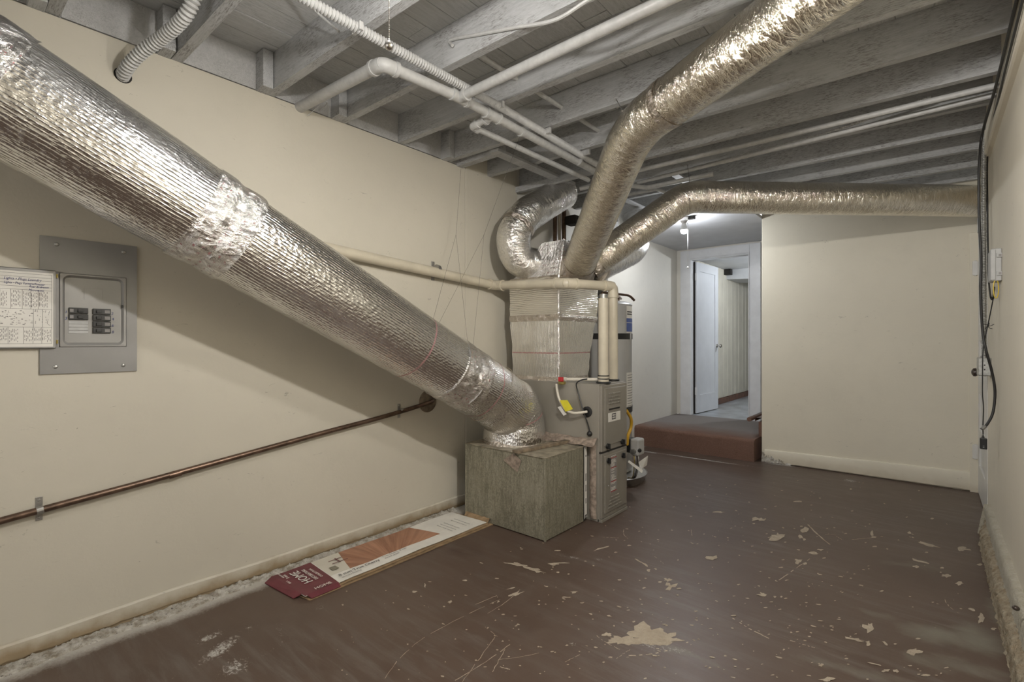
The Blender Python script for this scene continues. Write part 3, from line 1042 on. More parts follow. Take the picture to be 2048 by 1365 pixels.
wrapped('lower', [(.918, -2.44, -2.012, 2.885, 3.262), (1.15, -2.445, -2.01, 2.875, 3.31), (1.355, -2.452, -2.006, 2.868, 3.375)], None, 0).build('lower_wrap', M['foilp'], pl, smooth=60)
wrapped('upper', [(1.378, -2.455, -2.004, 2.865, 3.385), (1.66, -2.462, -2.0, 2.858, 3.40)], None, 5, False).build('upper_wrap', M['foilp'], pl, smooth=60)
wrapped('seam', [(1.345, -2.456, -2.002, 2.862, 3.38), (1.372, -2.462, -1.998, 2.857, 3.39), (1.392, -2.458, -2.001, 2.862, 3.39)], None, 8, False, 5).build('tape_seam', M['tape0'], pl, smooth=60)
wrapped('seam2', [(.905, -2.452, -2.004, 2.872, 3.27), (.94, -2.446, -2.008, 2.878, 3.272)], None, 3, False, 6).build('tape_seam', M['tape0'], pl, smooth=60)
wrapped('seam3', [(1.645, -2.466, -1.996, 2.854, 3.405), (1.672, -2.452, -2.004, 2.864, 3.39)], None, 3, False, 6).build('tape_seam', M['tape0'], pl, smooth=60)
wrapped('cap', [(1.668, -2.44, -2.01, 2.875, 3.38), (1.78, -2.30, -2.006, 2.90, 3.33), (1.93, -2.20, -2.004, 2.935, 3.22)], None, 11, True).build('top_wrap', M['tape'], pl, smooth=60)
MB().tube(resample([Vector((-2.010, 2.876, .93)), Vector((-2.006, 2.866, 1.36)), Vector((-2.0, 2.858, 1.66)), Vector((-2.004, 2.93, 1.93))], .015), .009, 8, True, duct_rf(.3, 60, 1)).build('corner_tape', M['tape'], pl, smooth=60)

# galvanised return box with cross-broken faces
bx = thing('return_air_box', 'weathered galvanised sheet metal box on the floor beside the furnace', 'duct box', (-2.085, 2.58, 0))
b0, b1, b2, b3 = -2.425, -1.752, 2.365, 2.788
mb = MB()


def crossed(a, b, c, d, n, h):
    a, b, c, d, n = map(Vector, (a, b, c, d, n))
    m_ = (a + b + c + d) / 4 + n * h
    i = len(mb.v); mb.v += [tuple(q) for q in (a, b, c, d, m_)]
    for k in range(4): mb.face((i + k, i + (k + 1) % 4, i + 4))


HB = .497
crossed((b0, b2, .006), (b1, b2, .006), (b1, b2, HB), (b0, b2, HB), (0, -1, 0), .012)
crossed((b1, b2, .006), (b1, b3, .006), (b1, b3, HB), (b1, b2, HB), (1, 0, 0), .006)
crossed((b1, b3, .006), (b0, b3, .006), (b0, b3, HB), (b1, b3, HB), (0, 1, 0), .0)
crossed((b0, b3, .006), (b0, b2, .006), (b0, b2, HB), (b0, b3, HB), (-1, 0, 0), .0)
mb.build('body', M['galv'], bx)
MB().box(b0 - .006, b1 + .004, b2 - .006, b3, HB, HB + .006).build('lid', M['dusty'], bx, bevel=.002)
MB().box(b0 - .004, b0 + .012, b2 - .007, b2 + .01, .0, HB).build('corner_seam', M['galv'], bx, bevel=.002)
MB().box(b1 - .008, b1 + .004, b2 - .005, b2 + .008, .0, HB).build('corner_seam', M['galv'], bx, bevel=.002)
MB().box(b0 + .01, b1 - .01, b2 + .02, b3 - .02, 0, .01).build('bottom_flange', M['dark'], bx)
MB().quad((-2.08, b2 - .0085, .44), (-1.96, b2 - .0085, .38), (-1.93, b2 - .0085, .46), (-1.99, b2 - .0085, HB), 0, ((0, 0), (.1, 0), (.1, .1), (0, .1))).build('tape_patch', M['pink'], bx)

ws = MB().hexa([(-1.985, 2.335, .504), (-1.935, 2.335, .504), (-1.86, 2.90, .504), (-1.905, 2.90, .504), (-1.985, 2.335, .524), (-1.935, 2.335, .524), (-1.86, 2.90, .524), (-1.905, 2.90, .524)])
tag(ws.build('wooden_strip', M['wood_strip'], org=(-1.94, 2.36, .504), bevel=.002), 'thin weathered wood strip lying on top of the galvanised box', 'wood')

fl = thing('air_filter', 'white edged air filter slotted upright between galvanised box and furnace', 'filter', (-2.0, 2.815, 0))
MB().box(-2.28, -1.748, 2.797, 2.826, .02, .50).build('filter_frame', M['paper'], fl, bevel=.002)
MB().box(-1.7478, -1.7472, 2.799, 2.824, .04, .48).build('printed_edge', M['paper'], fl)
for z in (.43, .30, .27, .20, .12):
    MB().box(-1.7475, -1.7466, 2.805, 2.818, z, z + R.uniform(.01, .05)).build('print', M['grey_ink'], fl)
MB().box(-1.7475, -1.7465, 2.799, 2.824, .02, .045).build('dark_tag', M['ink'], fl)
text('151', .020, axes((-1.7462, 2.801, .026), (0, 1, 0), (0, 0, 1)), M['paper'], fl)
MB().box(b1 - .02, b1 + .002, 2.789, 2.797, .01, .5).build('dark_slot', M['dark'], fl)

fu = thing('furnace', 'taupe steel gas furnace cabinet standing against the foil plenum', 'furnace', (-2.0, 3.03, 0))
FX, F0, F1 = -1.652, 2.852, 3.21
MB().box(-2.40, FX - .018, F0, F1, 0, .912).build('cabinet', M['furnace'], fu, bevel=.003)


def fpt(u, v, off=0.0):
    p = onX(u, v, FX + off); return p


def frontpoly(px, off0, off1):
    """prism whose face is drawn on the furnace front"""
    mb = MB(); a = [fpt(u, v) for u, v in px]; n = len(a)
    mb.v += [(FX + off0, p.y, p.z) for p in a] + [(FX + off1, p.y, p.z) for p in a]
    mb.face(range(n, 2 * n)); mb.face(reversed(range(n)))
    for k in range(n): mb.face((k, (k + 1) % n, n + (k + 1) % n, n + k))
    return mb


up_ = MB().box(FX - .02, FX, F0 + .004, F1 - .004, .465, .905)
dU = up_.build('upper_door', M['furnace_d'], fu, bevel=.004)
MB().box(FX - .002, FX + .006, F0 + .035, F1 - .03, .50, .885).build('raised_panel', M['furnace_d'], dU, bevel=.006)
lo_ = MB().box(FX - .02, FX, F0 + .004, F1 - .004, .022, .452)
dL = lo_.build('lower_door', M['furnace_d'], fu, bevel=.004)
MB().box(FX - .002, FX + .007, F0 + .035, F1 - .03, .05, .435).build('raised_panel', M['furnace_d'], dL, bevel=.007)
MB().box(FX - .019, FX - .006, F0, F1, .452, .465).build('door_gap', M['dark'], fu)
MB().box(FX - .03, FX + .004, F0, F1, 0, .02).build('base_rail', M['furnace'], fu, bevel=.002)
# pressed louvres on both doors
for (dr, ya, yb, za, rows) in ((dU, 2.935, 3.10, .775, 4), (dL, 2.925, 3.115, .075, 4)):
    for r_ in range(rows):
        ins = (0 if dr is dU else .012 * r_)
        for c_ in range(4):
            y0_ = ya + ins + (yb - ya - 2 * ins) * c_ / 4
            MB().box(FX + .005, FX + .0125, y0_, y0_ + (yb - ya - 2 * ins) / 4 - .008, za + r_ * .022, za + r_ * .022 + .008).build('louvre', M['furnace_d'], dr, bevel=.002)
MB().box(FX + .004, FX + .009, 2.94, 3.085, .735, .745).build('grip_slot', M['dark'], dU)
lb = MB().box(FX + .006, FX + .008, 2.93, 3.095, .655, .715).build('nameplate', M['paper'], dU)
LBX = FX + .0082
mk = MB()
for (ya, yb, za, zb) in ((2.975, 3.03, .668, .674), (2.975, 2.982, .668, .708), (2.975, 3.03, .686, .691), (3.002, 3.008, .668, .708), (3.024, 3.03, .668, .708), (2.975, 3.03, .703, .708)):
    mk.box(LBX - .0005, LBX + .0003, ya, yb, za, zb)
mk.build('emblem', M['ink'], lb)
for (u, v) in ((1215, 893), (1244.5, 884), (1216, 922), (1245, 911)):
    p = fpt(u, v, .006); dr = dU if v < 900 else dL
    MB().lathe((FX + .004, p.y, p.z), (1, 0, 0), [(0, .019), (.008, .019), (.010, .016), (.012, .010)], 16).box(FX + .01, FX + .028, p.y - .006, p.y + .006, p.z - .018, p.z + .018).build('latch', M['black'], dr, bevel=.002)
# the printed sheets on the lower door
sh = MB().box(FX + .007, FX + .0085, 2.955, 3.04, .172, .425).build('instruction_label', M['grey_ink'], dL)
pm = MB(); SX = FX + .0087
for zz in np.arange(.18, .42, .0085):
    if R.random() < .85:
        a = 2.960 + R.uniform(0, .01); b = 3.034 - R.uniform(0, .03)
        pm.box(SX - .0004, SX + .0003, a, b, zz, zz + .0035)
pm.build('print', M['paper'], sh)
for zz in (.405, .338, .245, .178):
    MB().box(SX - .0004, SX + .0006, 2.958, 3.037, zz, zz + .007).build('print_band', M['darkred'], sh)
MB().sphere((FX + .010, 2.925, .232), .004, 8, 6).build('indicator', M['grey_plastic'], dL, smooth=0)
# frayed foil insulation round the return opening
ins = MB()


def insf(i, j):
    z = .02 + i * .49
    return (-1.742 + j * .052 + .006 * nz(z * 20, j, 0), F0 - .004 - .012 * math.sin(j * math.pi) - .004 * abs(nz(z * 60, j * 9, 0)), z)


ins.grid(insf, 50, 6)
ins.build('insulation_strip', M['pink'], fu, smooth=0)
ins = MB()


def insf2(i, j):
    x = -2.12 + i * .44
    return (x, F0 - .002 - .07 * j + .01 * nz(x * 9, j, 4), .548 - .040 * j + .016 * nz(x * 11, j * 2, 0) + .003 * nz(x * 60, j * 9, 1))


ins.grid(insf2, 50, 8)
ins.build('insulation_flap', M['pink'], fu, smooth=0)
# grommets on the side
p = onY(1175, 824, F0)
MB().lathe((p.x, F0, p.z), (0, -1, 0), [(0, .036), (.008, .036), (.010, .030), (.010, .020), (.004, .018)], 20).build('grommet', M['black'], fu, smooth=40)
MB().lathe((-1.70, 2.96, .912), (0, 0, 1), [(0, .050), (.010, .050), (.012, .044), (.004, .040)], 20).build('vent_collar', M['black'], fu, smooth=40)
MB().lathe((-1.745, 3.175, .912), (0, 0, 1), [(0, .046), (.012, .046), (.014, .04)], 20).build('vent_collar', M['black'], fu, smooth=40)

# gas connector with red valve and yellow tag
gp = lambda u, v, y=2.815: onY(u, v, y)
gc = thing('gas_connector', 'cream flexible gas tube with red valve handle and yellow tag by the furnace', 'gas line', gp(1121, 760))
hose = smooth_path([gp(1113, 768), gp(1114, 780), gp(1119, 800), gp(1130, 818, 2.79), gp(1145, 826, 2.79), gp(1160, 826, 2.80), onY(1174, 824, 2.84)], 8)
MB().tube(hose, .009, 12).build('flexible_tube', M['pvc_w'], gc, smooth=40)
pv = gp(1121, 760, 2.80)
MB().box(pv.x - .016, pv.x + .020, pv.y - .008, pv.y + .012, pv.z - .012, pv.z + .018).build('valve_handle', M['red'], gc, bevel=.004)
MB().lathe((pv.x - .02, pv.y + .01, pv.z - .022), (1, 0, 0), [(0, .010), (.01, .014), (.03, .014), (.05, .010)], 12).build('valve_body', M['brass'], gc, smooth=40)
tg = [(1119, 801), (1134, 801), (1145, 819), (1131, 824)]
mb = MB(); q = [gp(u, v, 2.775) for u, v in tg]
mb.v += [tuple(a) for a in q] + [tuple(a + Vector((0, .006, 0))) for a in q]
mb.face((3, 2, 1, 0)); mb.face((4, 5, 6, 7))
for k in range(4): mb.face((k, (k + 1) % 4, 4 + (k + 1) % 4, 4 + k))
mb.build('yellow_tag', M['yellow'], gc, fix=True)
mb = MB(); q = [gp(u, v, 2.79) for u, v in [(1115, 815), (1121, 813), (1133, 829), (1127, 832)]]
mb.v += [tuple(a) for a in q] + [tuple(a + Vector((0, .003, 0))) for a in q]
mb.face((3, 2, 1, 0)); mb.face((4, 5, 6, 7))
for k in range(4): mb.face((k, (k + 1) % 4, 4 + (k + 1) % 4, 4 + k))
mb.build('white_tag', M['paper'], gc, fix=True)
tag(MB().tube(smooth_path([onZ(1190, 757, .93), gp(1165, 760, 2.85), gp(1153, 768, 2.83), gp(1156, 785, 2.835), gp(1166, 820, 2.83), gp(1176, 850, 2.84), gp(1180, 868, 2.842)], 8), .0045, 8)
    .lathe(gp(1180, 868, 2.852), (0, -1, 0), [(0, .018), (.012, .018), (.02, .012), (.022, .006)], 14).build('power_cable', M['black'], org=gp(1180, 868, 2.85), smooth=40), 'black cord hanging down the side of the taupe furnace', 'cord')
cp_ = thing('drain_pipe', 'thin white plastic pipe lying across the top of the furnace', 'pipe', (-2.0, 2.9, .93))
MB().tube([gp(1126, 759, 2.87), Vector((-1.70, 2.99, .935))], .0115, 12).build('pipe', M['pvc_w'], cp_, smooth=40)
MB().lathe(gp(1126, 759, 2.87), (1, .1, 0), [(-.008, .010), (0, .016), (.025, .016), (.027, .012)], 12).build('coupling', M['pvc_w'], cp_, smooth=40)

# plastic vent pipes of the furnace
vp = thing('intake_pipe', 'cream plastic pipe rising open-ended from the furnace top', 'pipe', (-1.70, 2.96, .912))
MB().tube([(-1.70, 2.96, .915), (-1.702, 2.962, 1.49)], .034, 28).build('pipe', M['pvc'], vp, smooth=40)
MB().tube([(-1.70, 2.96, .914), (-1.70, 2.96, .965)], .0375, 28).build('coupling', M['pvc'], vp, smooth=40)
for z in (.922, .943, .964):
    MB().tube([(-1.70, 2.96, z - .0035), (-1.70, 2.96, z + .0035)], .0395, 28).build('band_clamp', M['black'], vp, smooth=40)
MB().tube([(-1.702, 2.962, 1.488), (-1.702, 2.962, 1.52)], .026, 24).build('liner', M['zinc'], vp, smooth=40)
ev = thing('exhaust_pipe', 'cream plastic pipe from the furnace crossing the plenum and running along the left wall', 'pipe', (-1.745, 3.19, .912))
RP = .033
pA = Vector((-1.745, 3.18, .915)); pB = Vector((-1.748, 3.18, 1.595)); pC = Vector((-1.90, 2.80, 1.594)); pD = Vector((-2.535, 2.785, 1.625)); pE = Vector((-2.555, 1.525, 1.707)); pF = Vector((-2.555, 1.0, 1.742))
MB().tube([pA, pB + Vector((0, 0, -.03))], RP, 26).build('pipe', M['pvc'], ev, smooth=40)
MB().tube([pB, pC], RP, 26).build('pipe', M['pvc'], ev, smooth=40)
MB().tube([pC, pD], RP, 26).build('pipe', M['pvc'], ev, smooth=40)
MB().tube([pD, pE, pF, Vector((-2.66, .98, 1.742))], RP, 26).build('pipe', M['pvc'], ev, smooth=40)


def elbow(a, p, b, L, r, parent, mat, name='elbow', lip=.004):
    a, p, b = Vector(a), Vector(p), Vector(b)
    s = p + (a - p).normalized() * L; e = p + (b - p).normalized() * L
    pts = fillet([s, p, e], L * .8, 8)
    MB().tube(pts, r + lip, 26).build(name, mat, parent, smooth=40)
    for q, w in ((s, (a - p).normalized()), (e, (b - p).normalized())):
        MB().tube([q - w * .004, q + w * .014], r + lip * 1.9, 26).build('elbow_lip', mat, parent, smooth=40)


elbow(pA, pB, pC, .07, RP, ev, M['pvc']); elbow(pB, pC, pD, .075, RP, ev, M['pvc']); elbow(pC, pD, pE, .06, RP, ev, M['pvc'])
p = onX(875, 541, XL + .05)
MB().tube([Vector((-2.555, p.y - .012, p.z + .002)), Vector((-2.555, p.y + .012, p.z))], RP + .004, 26).box(XL, XL + .004, p.y - .014, p.y + .014, p.z - .065, p.z + .065).build('strap_clamp', M['steel'], ev, bevel=.001)

# copper line along the left wall
XCU = XL + .028
cu = thing('copper_pipe', 'tarnished copper pipe running low along the left cream wall', 'pipe', onX(430, 935, XCU))
a = onX(0, 1043, XCU); b = onX(858, 806, XCU); d = (b - a).normalized()
mid = onX(640, 868, XCU)
MB().tube(smooth_path([a - d * .9, a, onX(300, 962, XCU), mid, onX(760, 836, XCU), b, b + Vector((-.06, .06, .01))], 6), .0135, 16).build('pipe', M['copper'], cu, smooth=40)
q_ = onX(350, 949, XCU)
MB().tube([q_ - d * .022, q_ + d * .022], .0155, 16).build('coupling', M['copper'], cu, smooth=40)
for (u, v) in ((80, 1021), (803, 823)):
    p = onX(u, v, XCU)
    m_ = MB().tube([p - d * .010, p + d * .010], .0155, 16)
    m_.box(XL, XL + .004, p.y - .010, p.y + .010, p.z - .045, p.z + .045)
    m_.lathe((XL + .004, p.y, p.z + .033), (1, 0, 0), [(0, .006), (.003, .004)], 8).lathe((XL + .004, p.y, p.z - .033), (1, 0, 0), [(0, .006), (.003, .004)], 8)
    m_.build('pipe_clamp', M['steel'], cu, bevel=.001)
MB().lathe((XL - .002, b.y + .012, b.z + .006), (1, 0, 0), [(0, .075), (.006, .074), (.012, .060), (.013, .020)], 28).build('wall_patch', M['wood_strip'], cu, smooth=40)

# ------------------------------------------------------------------ water heater behind the furnace
HX, HY, HR = -2.235, 3.86, .262
wh = thing('water_heater', 'grey tank water heater standing behind the furnace', 'water heater', (HX, HY, .06))
MB().lathe((HX, HY, 0), (0, 0, 1), [(.07, HR - .02), (.08, HR), (1.50, HR), (1.515, HR + .004), (1.53, HR - .01), (1.545, HR - .05), (1.55, .05)], 48).build('tank', M['heater'], wh, smooth=40)
for z in (1.215, .585):
    MB().lathe((HX, HY, z), (0, 0, 1), [(0, HR), (.001, HR + .006), (.049, HR + .006), (.05, HR)], 48).build('strap', M['black'], wh, smooth=40)


def cyl_patch(a0, a1, z0, z1, r, n=8):
    mb = MB()
    mb.grid(lambda i, j: (HX + r * math.cos(a0 + (a1 - a0) * i), HY + r * math.sin(a0 + (a1 - a0) * i), z0 + (z1 - z0) * j), n, 2)
    return mb


A0 = math.radians(-8); A1 = math.radians(24)
cyl_patch(A0, A1, 1.27, 1.50, HR + .002).build('upper_label', M['paper'], wh, smooth=40)
cyl_patch(A0, A1, 1.28, 1.355, HR + .003).build('blue_band', M['blue'], wh, smooth=40)
cyl_patch(A0, A1, 1.36, 1.395, HR + .003).build('blue_band', M['blue'], wh, smooth=40)
for z in (1.425, 1.445):
    cyl_patch(A0 + .03, A1 - .1, z, z + .010, HR + .003).build('print', M['ink'], wh, smooth=40)
cyl_patch(A0, A1 + .3, .62, .93, HR + .002).build('lower_label', M['paper'], wh, smooth=40)
for z in np.arange(.64, .92, .022):
    cyl_patch(A0 + .05, A1 + .2 * R.random(), z, z + .006, HR + .003).build('print', M['grey_ink'], wh, smooth=40)
cyl_patch(math.radians(2), math.radians(10), 1.208, 1.272, HR + .008).build('strap_buckle', M['grey_plastic'], wh, smooth=40)
hp = onZ(1262, 613, 1.55)
MB().tube(fillet([Vector((HX + .10, HY + .12, 1.53)), Vector((HX + .10, HY + .12, 1.60)), Vector((HX - .05, HY + .45, 1.61))], .04), .012, 12).build('water_pipe', M['copper'], wh, smooth=40)
MB().tube(fillet([Vector((HX + .08, HY - .14, 1.53)), Vector((HX + .08, HY - .14, 1.62)), Vector((HX + .22, HY + .10, 1.60)), Vector((HX + .235, HY + .16, 1.56))], .03), .011, 12).build('water_pipe', M['copper'], wh, smooth=40)
MB().tube([(HX, HY, 1.54), (HX, HY, 2.45)], .055, 24).build('flue', M['zinc'], wh, smooth=40)
MB().lathe((HX, HY, 1.56), (0, 0, 1), [(0, .10), (.03, .11), (.10, .06)], 24).build('draft_hood', M['zinc'], wh, smooth=40)
# gas control at the foot of the tank
gv = at(1270, 893, 3.92)
MB().box(gv.x - .02, gv.x + .055, gv.y - .05, gv.y + .06, gv.z - .065, gv.z + .065).build('gas_valve', M['grey_plastic'], wh, bevel=.014)
MB().box(gv.x - .06, gv.x - .018, gv.y - .045, gv.y + .05, gv.z - .05, gv.z + .06).build('valve_back', M['black'], wh, bevel=.006)
MB().lathe((gv.x + .05, gv.y - .03, gv.z - .02), (.7, -.7, 0), [(0, .016), (.012, .016), (.014, .012)], 14).build('valve_dial', M['black'], wh, smooth=40)
MB().lathe((gv.x + .015, gv.y - .05, gv.z - .03), (0, -1, 0), [(0, .02), (.03, .02), (.031, .012)], 14).build('valve_nut', M['steel'], wh, smooth=40)
for k, mt in enumerate(('brass', 'steel', 'black', 'steel')):
    MB().tube(smooth_path([(gv.x + .0 + .012 * k, gv.y - .02, gv.z - .06), (gv.x + .01 + .012 * k, gv.y - .03, gv.z - .12), (gv.x - .01 + .008 * k, gv.y - .02, .12), (gv.x - .06, gv.y, .10)], 6), .004, 8).build('burner_tube', M[mt], wh, smooth=40)
yh = [at(1253, 822, 3.80), at(1262, 838, 3.86), at(1262, 855, 3.88), at(1256, 872, 3.86), at(1254, 890, 3.88)]
tag(MB().tube(smooth_path(yh, 8), .0125, 12).build('gas_hose', M['yellow_hose'], org=yh[-1], smooth=40), 'yellow gas hose curving down to the water heater valve', 'gas hose')
pn = thing('drain_pan', 'round aluminium drain pan on the floor under the water heater', 'pan', (HX + .03, HY - .02, 0))
PX, PY, PRr = HX + .05, HY - .01, .345
MB().lathe((PX, PY, 0), (0, 0, 1), [(.001, PRr - .02), (.058, PRr), (.064, PRr + .006), (.066, PRr), (.060, PRr - .006), (.006, PRr - .024), (.005, .01)], 56).build('pan', M['alu'], pn, smooth=40)
MB().lathe((PX, PY, 0), (0, 0, 1), [(.062, PRr + .002), (.066, PRr + .008), (.070, PRr + .002), (.066, PRr - .002)], 56).build('rolled_rim', M['alu'], pn, smooth=40)
q = [at(1284, 947, 3.75), at(1257, 926, 3.70), at(1274, 918, 3.85), at(1295, 912, 3.98), at(1296, 932, 3.95)]
mb = MB(); mb.v += [tuple(a) for a in q] + [tuple(a + Vector((.002, .002, 0))) for a in q]
lf_ = thing('leaflet', 'white folded paper leaflet hanging by the water heater valve', 'paper', at(1284, 947, 3.78))
w1 = [at(1284, 947, 3.74), at(1256, 925, 3.66), at(1258, 921, 3.68), at(1286, 941, 3.76)]
w2 = [at(1284, 948, 3.74), at(1277, 925, 3.84), at(1296, 912, 3.98), at(1294, 931, 3.96), at(1284, 938, 3.86)]
for w_ in (w1, w2):
    mb = MB(); n = len(w_); mb.v += [tuple(a) for a in w_] + [tuple(a + Vector((-.0015, .0015, 0))) for a in w_]
    mb.face(range(n)); mb.face(reversed(range(n, 2 * n)))
    for k in range(n): mb.face((k, n + k, n + (k + 1) % n, (k + 1) % n))
    mb.build('sheet', M['paper'], lf_, fix=True)

# brown risers in the corner behind the plenum
for k, (u, r_, lab, mt) in enumerate(((1110, .018, 'brown riser pipe in the gap left of the climbing foil duct', 'copper'), (1119, .013, 'cream riser pipe between two brown ones behind the plenum', 'pvc'), (1128, .02, 'wide brown riser pipe just behind the climbing foil duct', 'copper'))):
    p = at(u, 470, 4.36 + .05 * k)
    tag(MB().tube([(p.x, p.y, 0), (p.x, p.y, ZS)], r_, 14).build('riser_pipe', M[mt], org=(p.x, p.y, 0), smooth=40), lab, 'pipe')
p = at(1133, 440, 4.4)
tag(MB().box(p.x - .02, p.x + .09, p.y, p.y + .1, 2.24, 2.32).build('wall_vent', M['dark'], org=(p.x, p.y, 2.1), bevel=.01), 'dark boxy fitting tucked up behind the risers', 'fitting')

# ------------------------------------------------------------------ pipes and conduits under the joists
cpz = 2.415
pw = thing('steel_pipe_run', 'white painted steel pipe run with elbow and tees hanging under the joists', 'pipe', (-1.83, 1.28, cpz))
RW = .027
E0 = Vector((-1.83, 1.275, cpz)); T1 = Vector((-1.79, 1.70, cpz)); T2 = Vector((-1.80, 1.95, cpz)); END = Vector((-1.83, 3.05, cpz))
WALLP = Vector((-2.62, 1.285, 2.465))
MB().tube([WALLP, E0], RW, 20).build('pipe', M['pipe_w'], pw, smooth=40)
MB().tube([E0, T1], RW * .92, 20).build('pipe', M['pipe_w'], pw, smooth=40)
MB().tube([T1, T2, END], RW * .85, 20).build('pipe', M['pipe_w'], pw, smooth=40)
MB().tube(fillet([T1, (-.58, 1.69, 2.415), (-.575, 1.69, ZS)], .05), RW * .85, 20).build('pipe', M['pipe_w'], pw, smooth=40)
elbow(WALLP, E0, T1, .06, RW, pw, M['pipe_w'])


def tee(c, d1_, d2_, r):
    c = Vector(c); d1_ = Vector(d1_).normalized(); d2_ = Vector(d2_).normalized()
    m_ = MB().tube([c - d1_ * .05, c + d1_ * .05], r + .005, 20).tube([c, c + d2_ * .05], r + .005, 20)
    for w in (-d1_, d1_, d2_):
        m_.tube([c + w * .042, c + w * .056], r + .009, 20)
    m_.build('tee', M['pipe_w'], pw, smooth=40)


tee(T1, (0, 1, 0), (1, 0, 0), RW * .85); tee(T2, (0, 1, 0), (-1, 0, -.1), RW * .85)
B1 = Vector((-1.945, 1.945, 2.395)); B2 = Vector((-1.935, 3.15, 2.395))
MB().tube([T2, B1], RW * .72, 18).build('pipe', M['pipe_w'], pw, smooth=40)
MB().tube([B1, B2], RW * .62, 18).build('pipe', M['pipe_w'], pw, smooth=40)
elbow(T2, B1, B2, .032, RW * .66, pw, M['pipe_w'])
for y in (2.0, 2.62):
    MB().tube([(-1.812, y + .2, cpz), (-1.812, y + .215, cpz)], RW * .85 + .006, 18).box(-1.86, -1.765, y + .2, y + .215, cpz + .02, ZJ + .006).build('hanger', M['pipe_w'], pw, bevel=.001)


def corrugated(pts, r, pitch, amp):
    pp = resample([Vector(p) for p in pts], pitch / 4)
    rr = [r + amp * (1, .35, -.6, .35)[i % 4] for i in range(len(pp))]
    return MB().tube(pp, rr, 14)


fc = thing('flexible_conduit', 'long white ribbed conduit running under the joists to the climbing duct', 'conduit', (-1.74, 1.5, 2.445))
corrugated([(-1.735, -.3, 2.448), (-1.738, .87, 2.448), (-1.748, 2.0, 2.448), (-1.79, 3.12, 2.44)], .0165, .014, .0050).build('ribbed_tube', M['pipe_w'], fc, smooth=60)
for y in (1.09, 1.94, 2.36, 2.8):
    MB().box(-1.775, -1.715, y, y + .018, ZJ - .036, ZJ - .002).build('clip', M['pipe_w'], fc, bevel=.003)
hs = [Vector((-2.05, .66, 2.62)), at(382, 12, 1.87), at(352, 52, 1.92), at(318, 80, 1.97), at(285, 103, 2.0), at(260, 128, 2.03), at(247, 148, 2.065), at(243, 158, 2.10)]
fh = thing('flexible_hose', 'short white ribbed hose dropping from the joists into a hole in the left wall', 'conduit', hs[-2])
corrugated(smooth_path(hs, 8), .020, .017, .0060).build('ribbed_tube', M['pipe_w'], fh, smooth=60)
p = onX(246, 151, XL)
MB().lathe((XL - .001, p.y, p.z), (1, 0, 0), [(0, .032), (.003, .031), (.004, .024)], 20).build('wall_hole', M['dark'], fh, smooth=40)

for (pa, pb, r_, lab) in (((-1.62, 3.32, 2.44), (XR, 3.34, 2.44), .015, 'white pipe along the far joists, nearer of the parallel pair'),
                          ((-1.75, 3.575, 2.44), (XR, 3.46, 2.44), .014, 'white pipe along the far joists, farther of the parallel pair')):
    tag(MB().tube([pa, pb], r_, 14).build('ceiling_pipe', M['pipe_w'], org=pa, smooth=40), lab, 'pipe')
tag(corrugated([(-1.3, 3.56, 2.455), (-.5, 3.50, 2.455), (.0, 3.44, 2.50)], .007, .008, .0018).build('armored_cable', M['pipe_w'], org=(-.5, 3.5, 2.455), smooth=60), 'thin ribbed cable tucked above the paired white pipes', 'cable')
tag(MB().tube([(-1.635, 1.62, 2.56), (-1.64, 3.0, 2.56)], .0125, 14).build('ceiling_pipe', M['pipe_w'], org=(-1.63, 2.2, 2.56), smooth=40), 'short white pipe threaded through the joists beside the tees', 'pipe')
for (pts, r_, lab) in ((fillet([(-2.10, 3.30, 2.40), (-1.85, 3.30, 2.40), (-1.70, 3.62, 2.40), (-1.2, 3.66, 2.41)], .05), .017, 'white pipe with bends in the gap above the plenum'),
                       (fillet([(-2.3, 3.72, 2.41), (-1.66, 3.72, 2.41), (-1.62, 4.5, 2.42)], .05), .015, 'white pipe turning a corner beyond the climbing duct')):
    tag(MB().tube(pts, r_, 14).build('ceiling_pipe', M['pipe_w'], org=pts[0], smooth=40), lab, 'pipe')

# wires stapled to joists
JB = [1.514 + .0046 * k for k in range(9)]
w = smooth_path([onY(1330, -90, 1.556), onY(1180, -2, 1.546), onY(1110, 40, 1.541), onY(1030, 55, 1.536), onY(950, 70, 1.532), onY(908, 78, 1.530), onY(899, 84, 1.528), onY(905, 91, 1.522)], 8)
tag(MB().tube(w, .0075, 8).build('house_wire', M['pipe_w'], org=w[-1], smooth=40), 'white painted wire looping along the face of a joist', 'wire')
w = smooth_path([onZ(560, -40, 2.62), onZ(600, -8, 2.60), onY(640, 30, 1.05), onY(678, 63, 1.09)], 8)
tag(MB().tube(w, .005, 8).build('house_wire', M['pipe_w'], org=w[-1], smooth=40), 'thin white wire crossing a bay to the joist by the ribbed conduit', 'wire')
w = [onZ(375, 280 - 250, 2.60), onY(520, 95, 1.1), onY(690, 130, 1.4)]
# bundle of loose thin wires near the pipe's wall end
for k, (u0, v0, u1, v1) in enumerate(((648, 200, 615, 232), (655, 205, 640, 222), (650, 200, 658, 235))):
    a = onX(u1, v1, XL + .02); b = onX(u0, v0, XL + .10)
    tag(MB().tube(smooth_path([b, (a + b) / 2 + Vector((0, .01, .01)), a], 5), .002, 6).build('loose_wire', M['pipe_w'], org=a, smooth=40),
        ('leftmost', 'middle', 'rightmost')[k] + ' of the loose thin white wires dangling by the pipe end at the left wall', 'wire', 'loose wires by the pipe end')

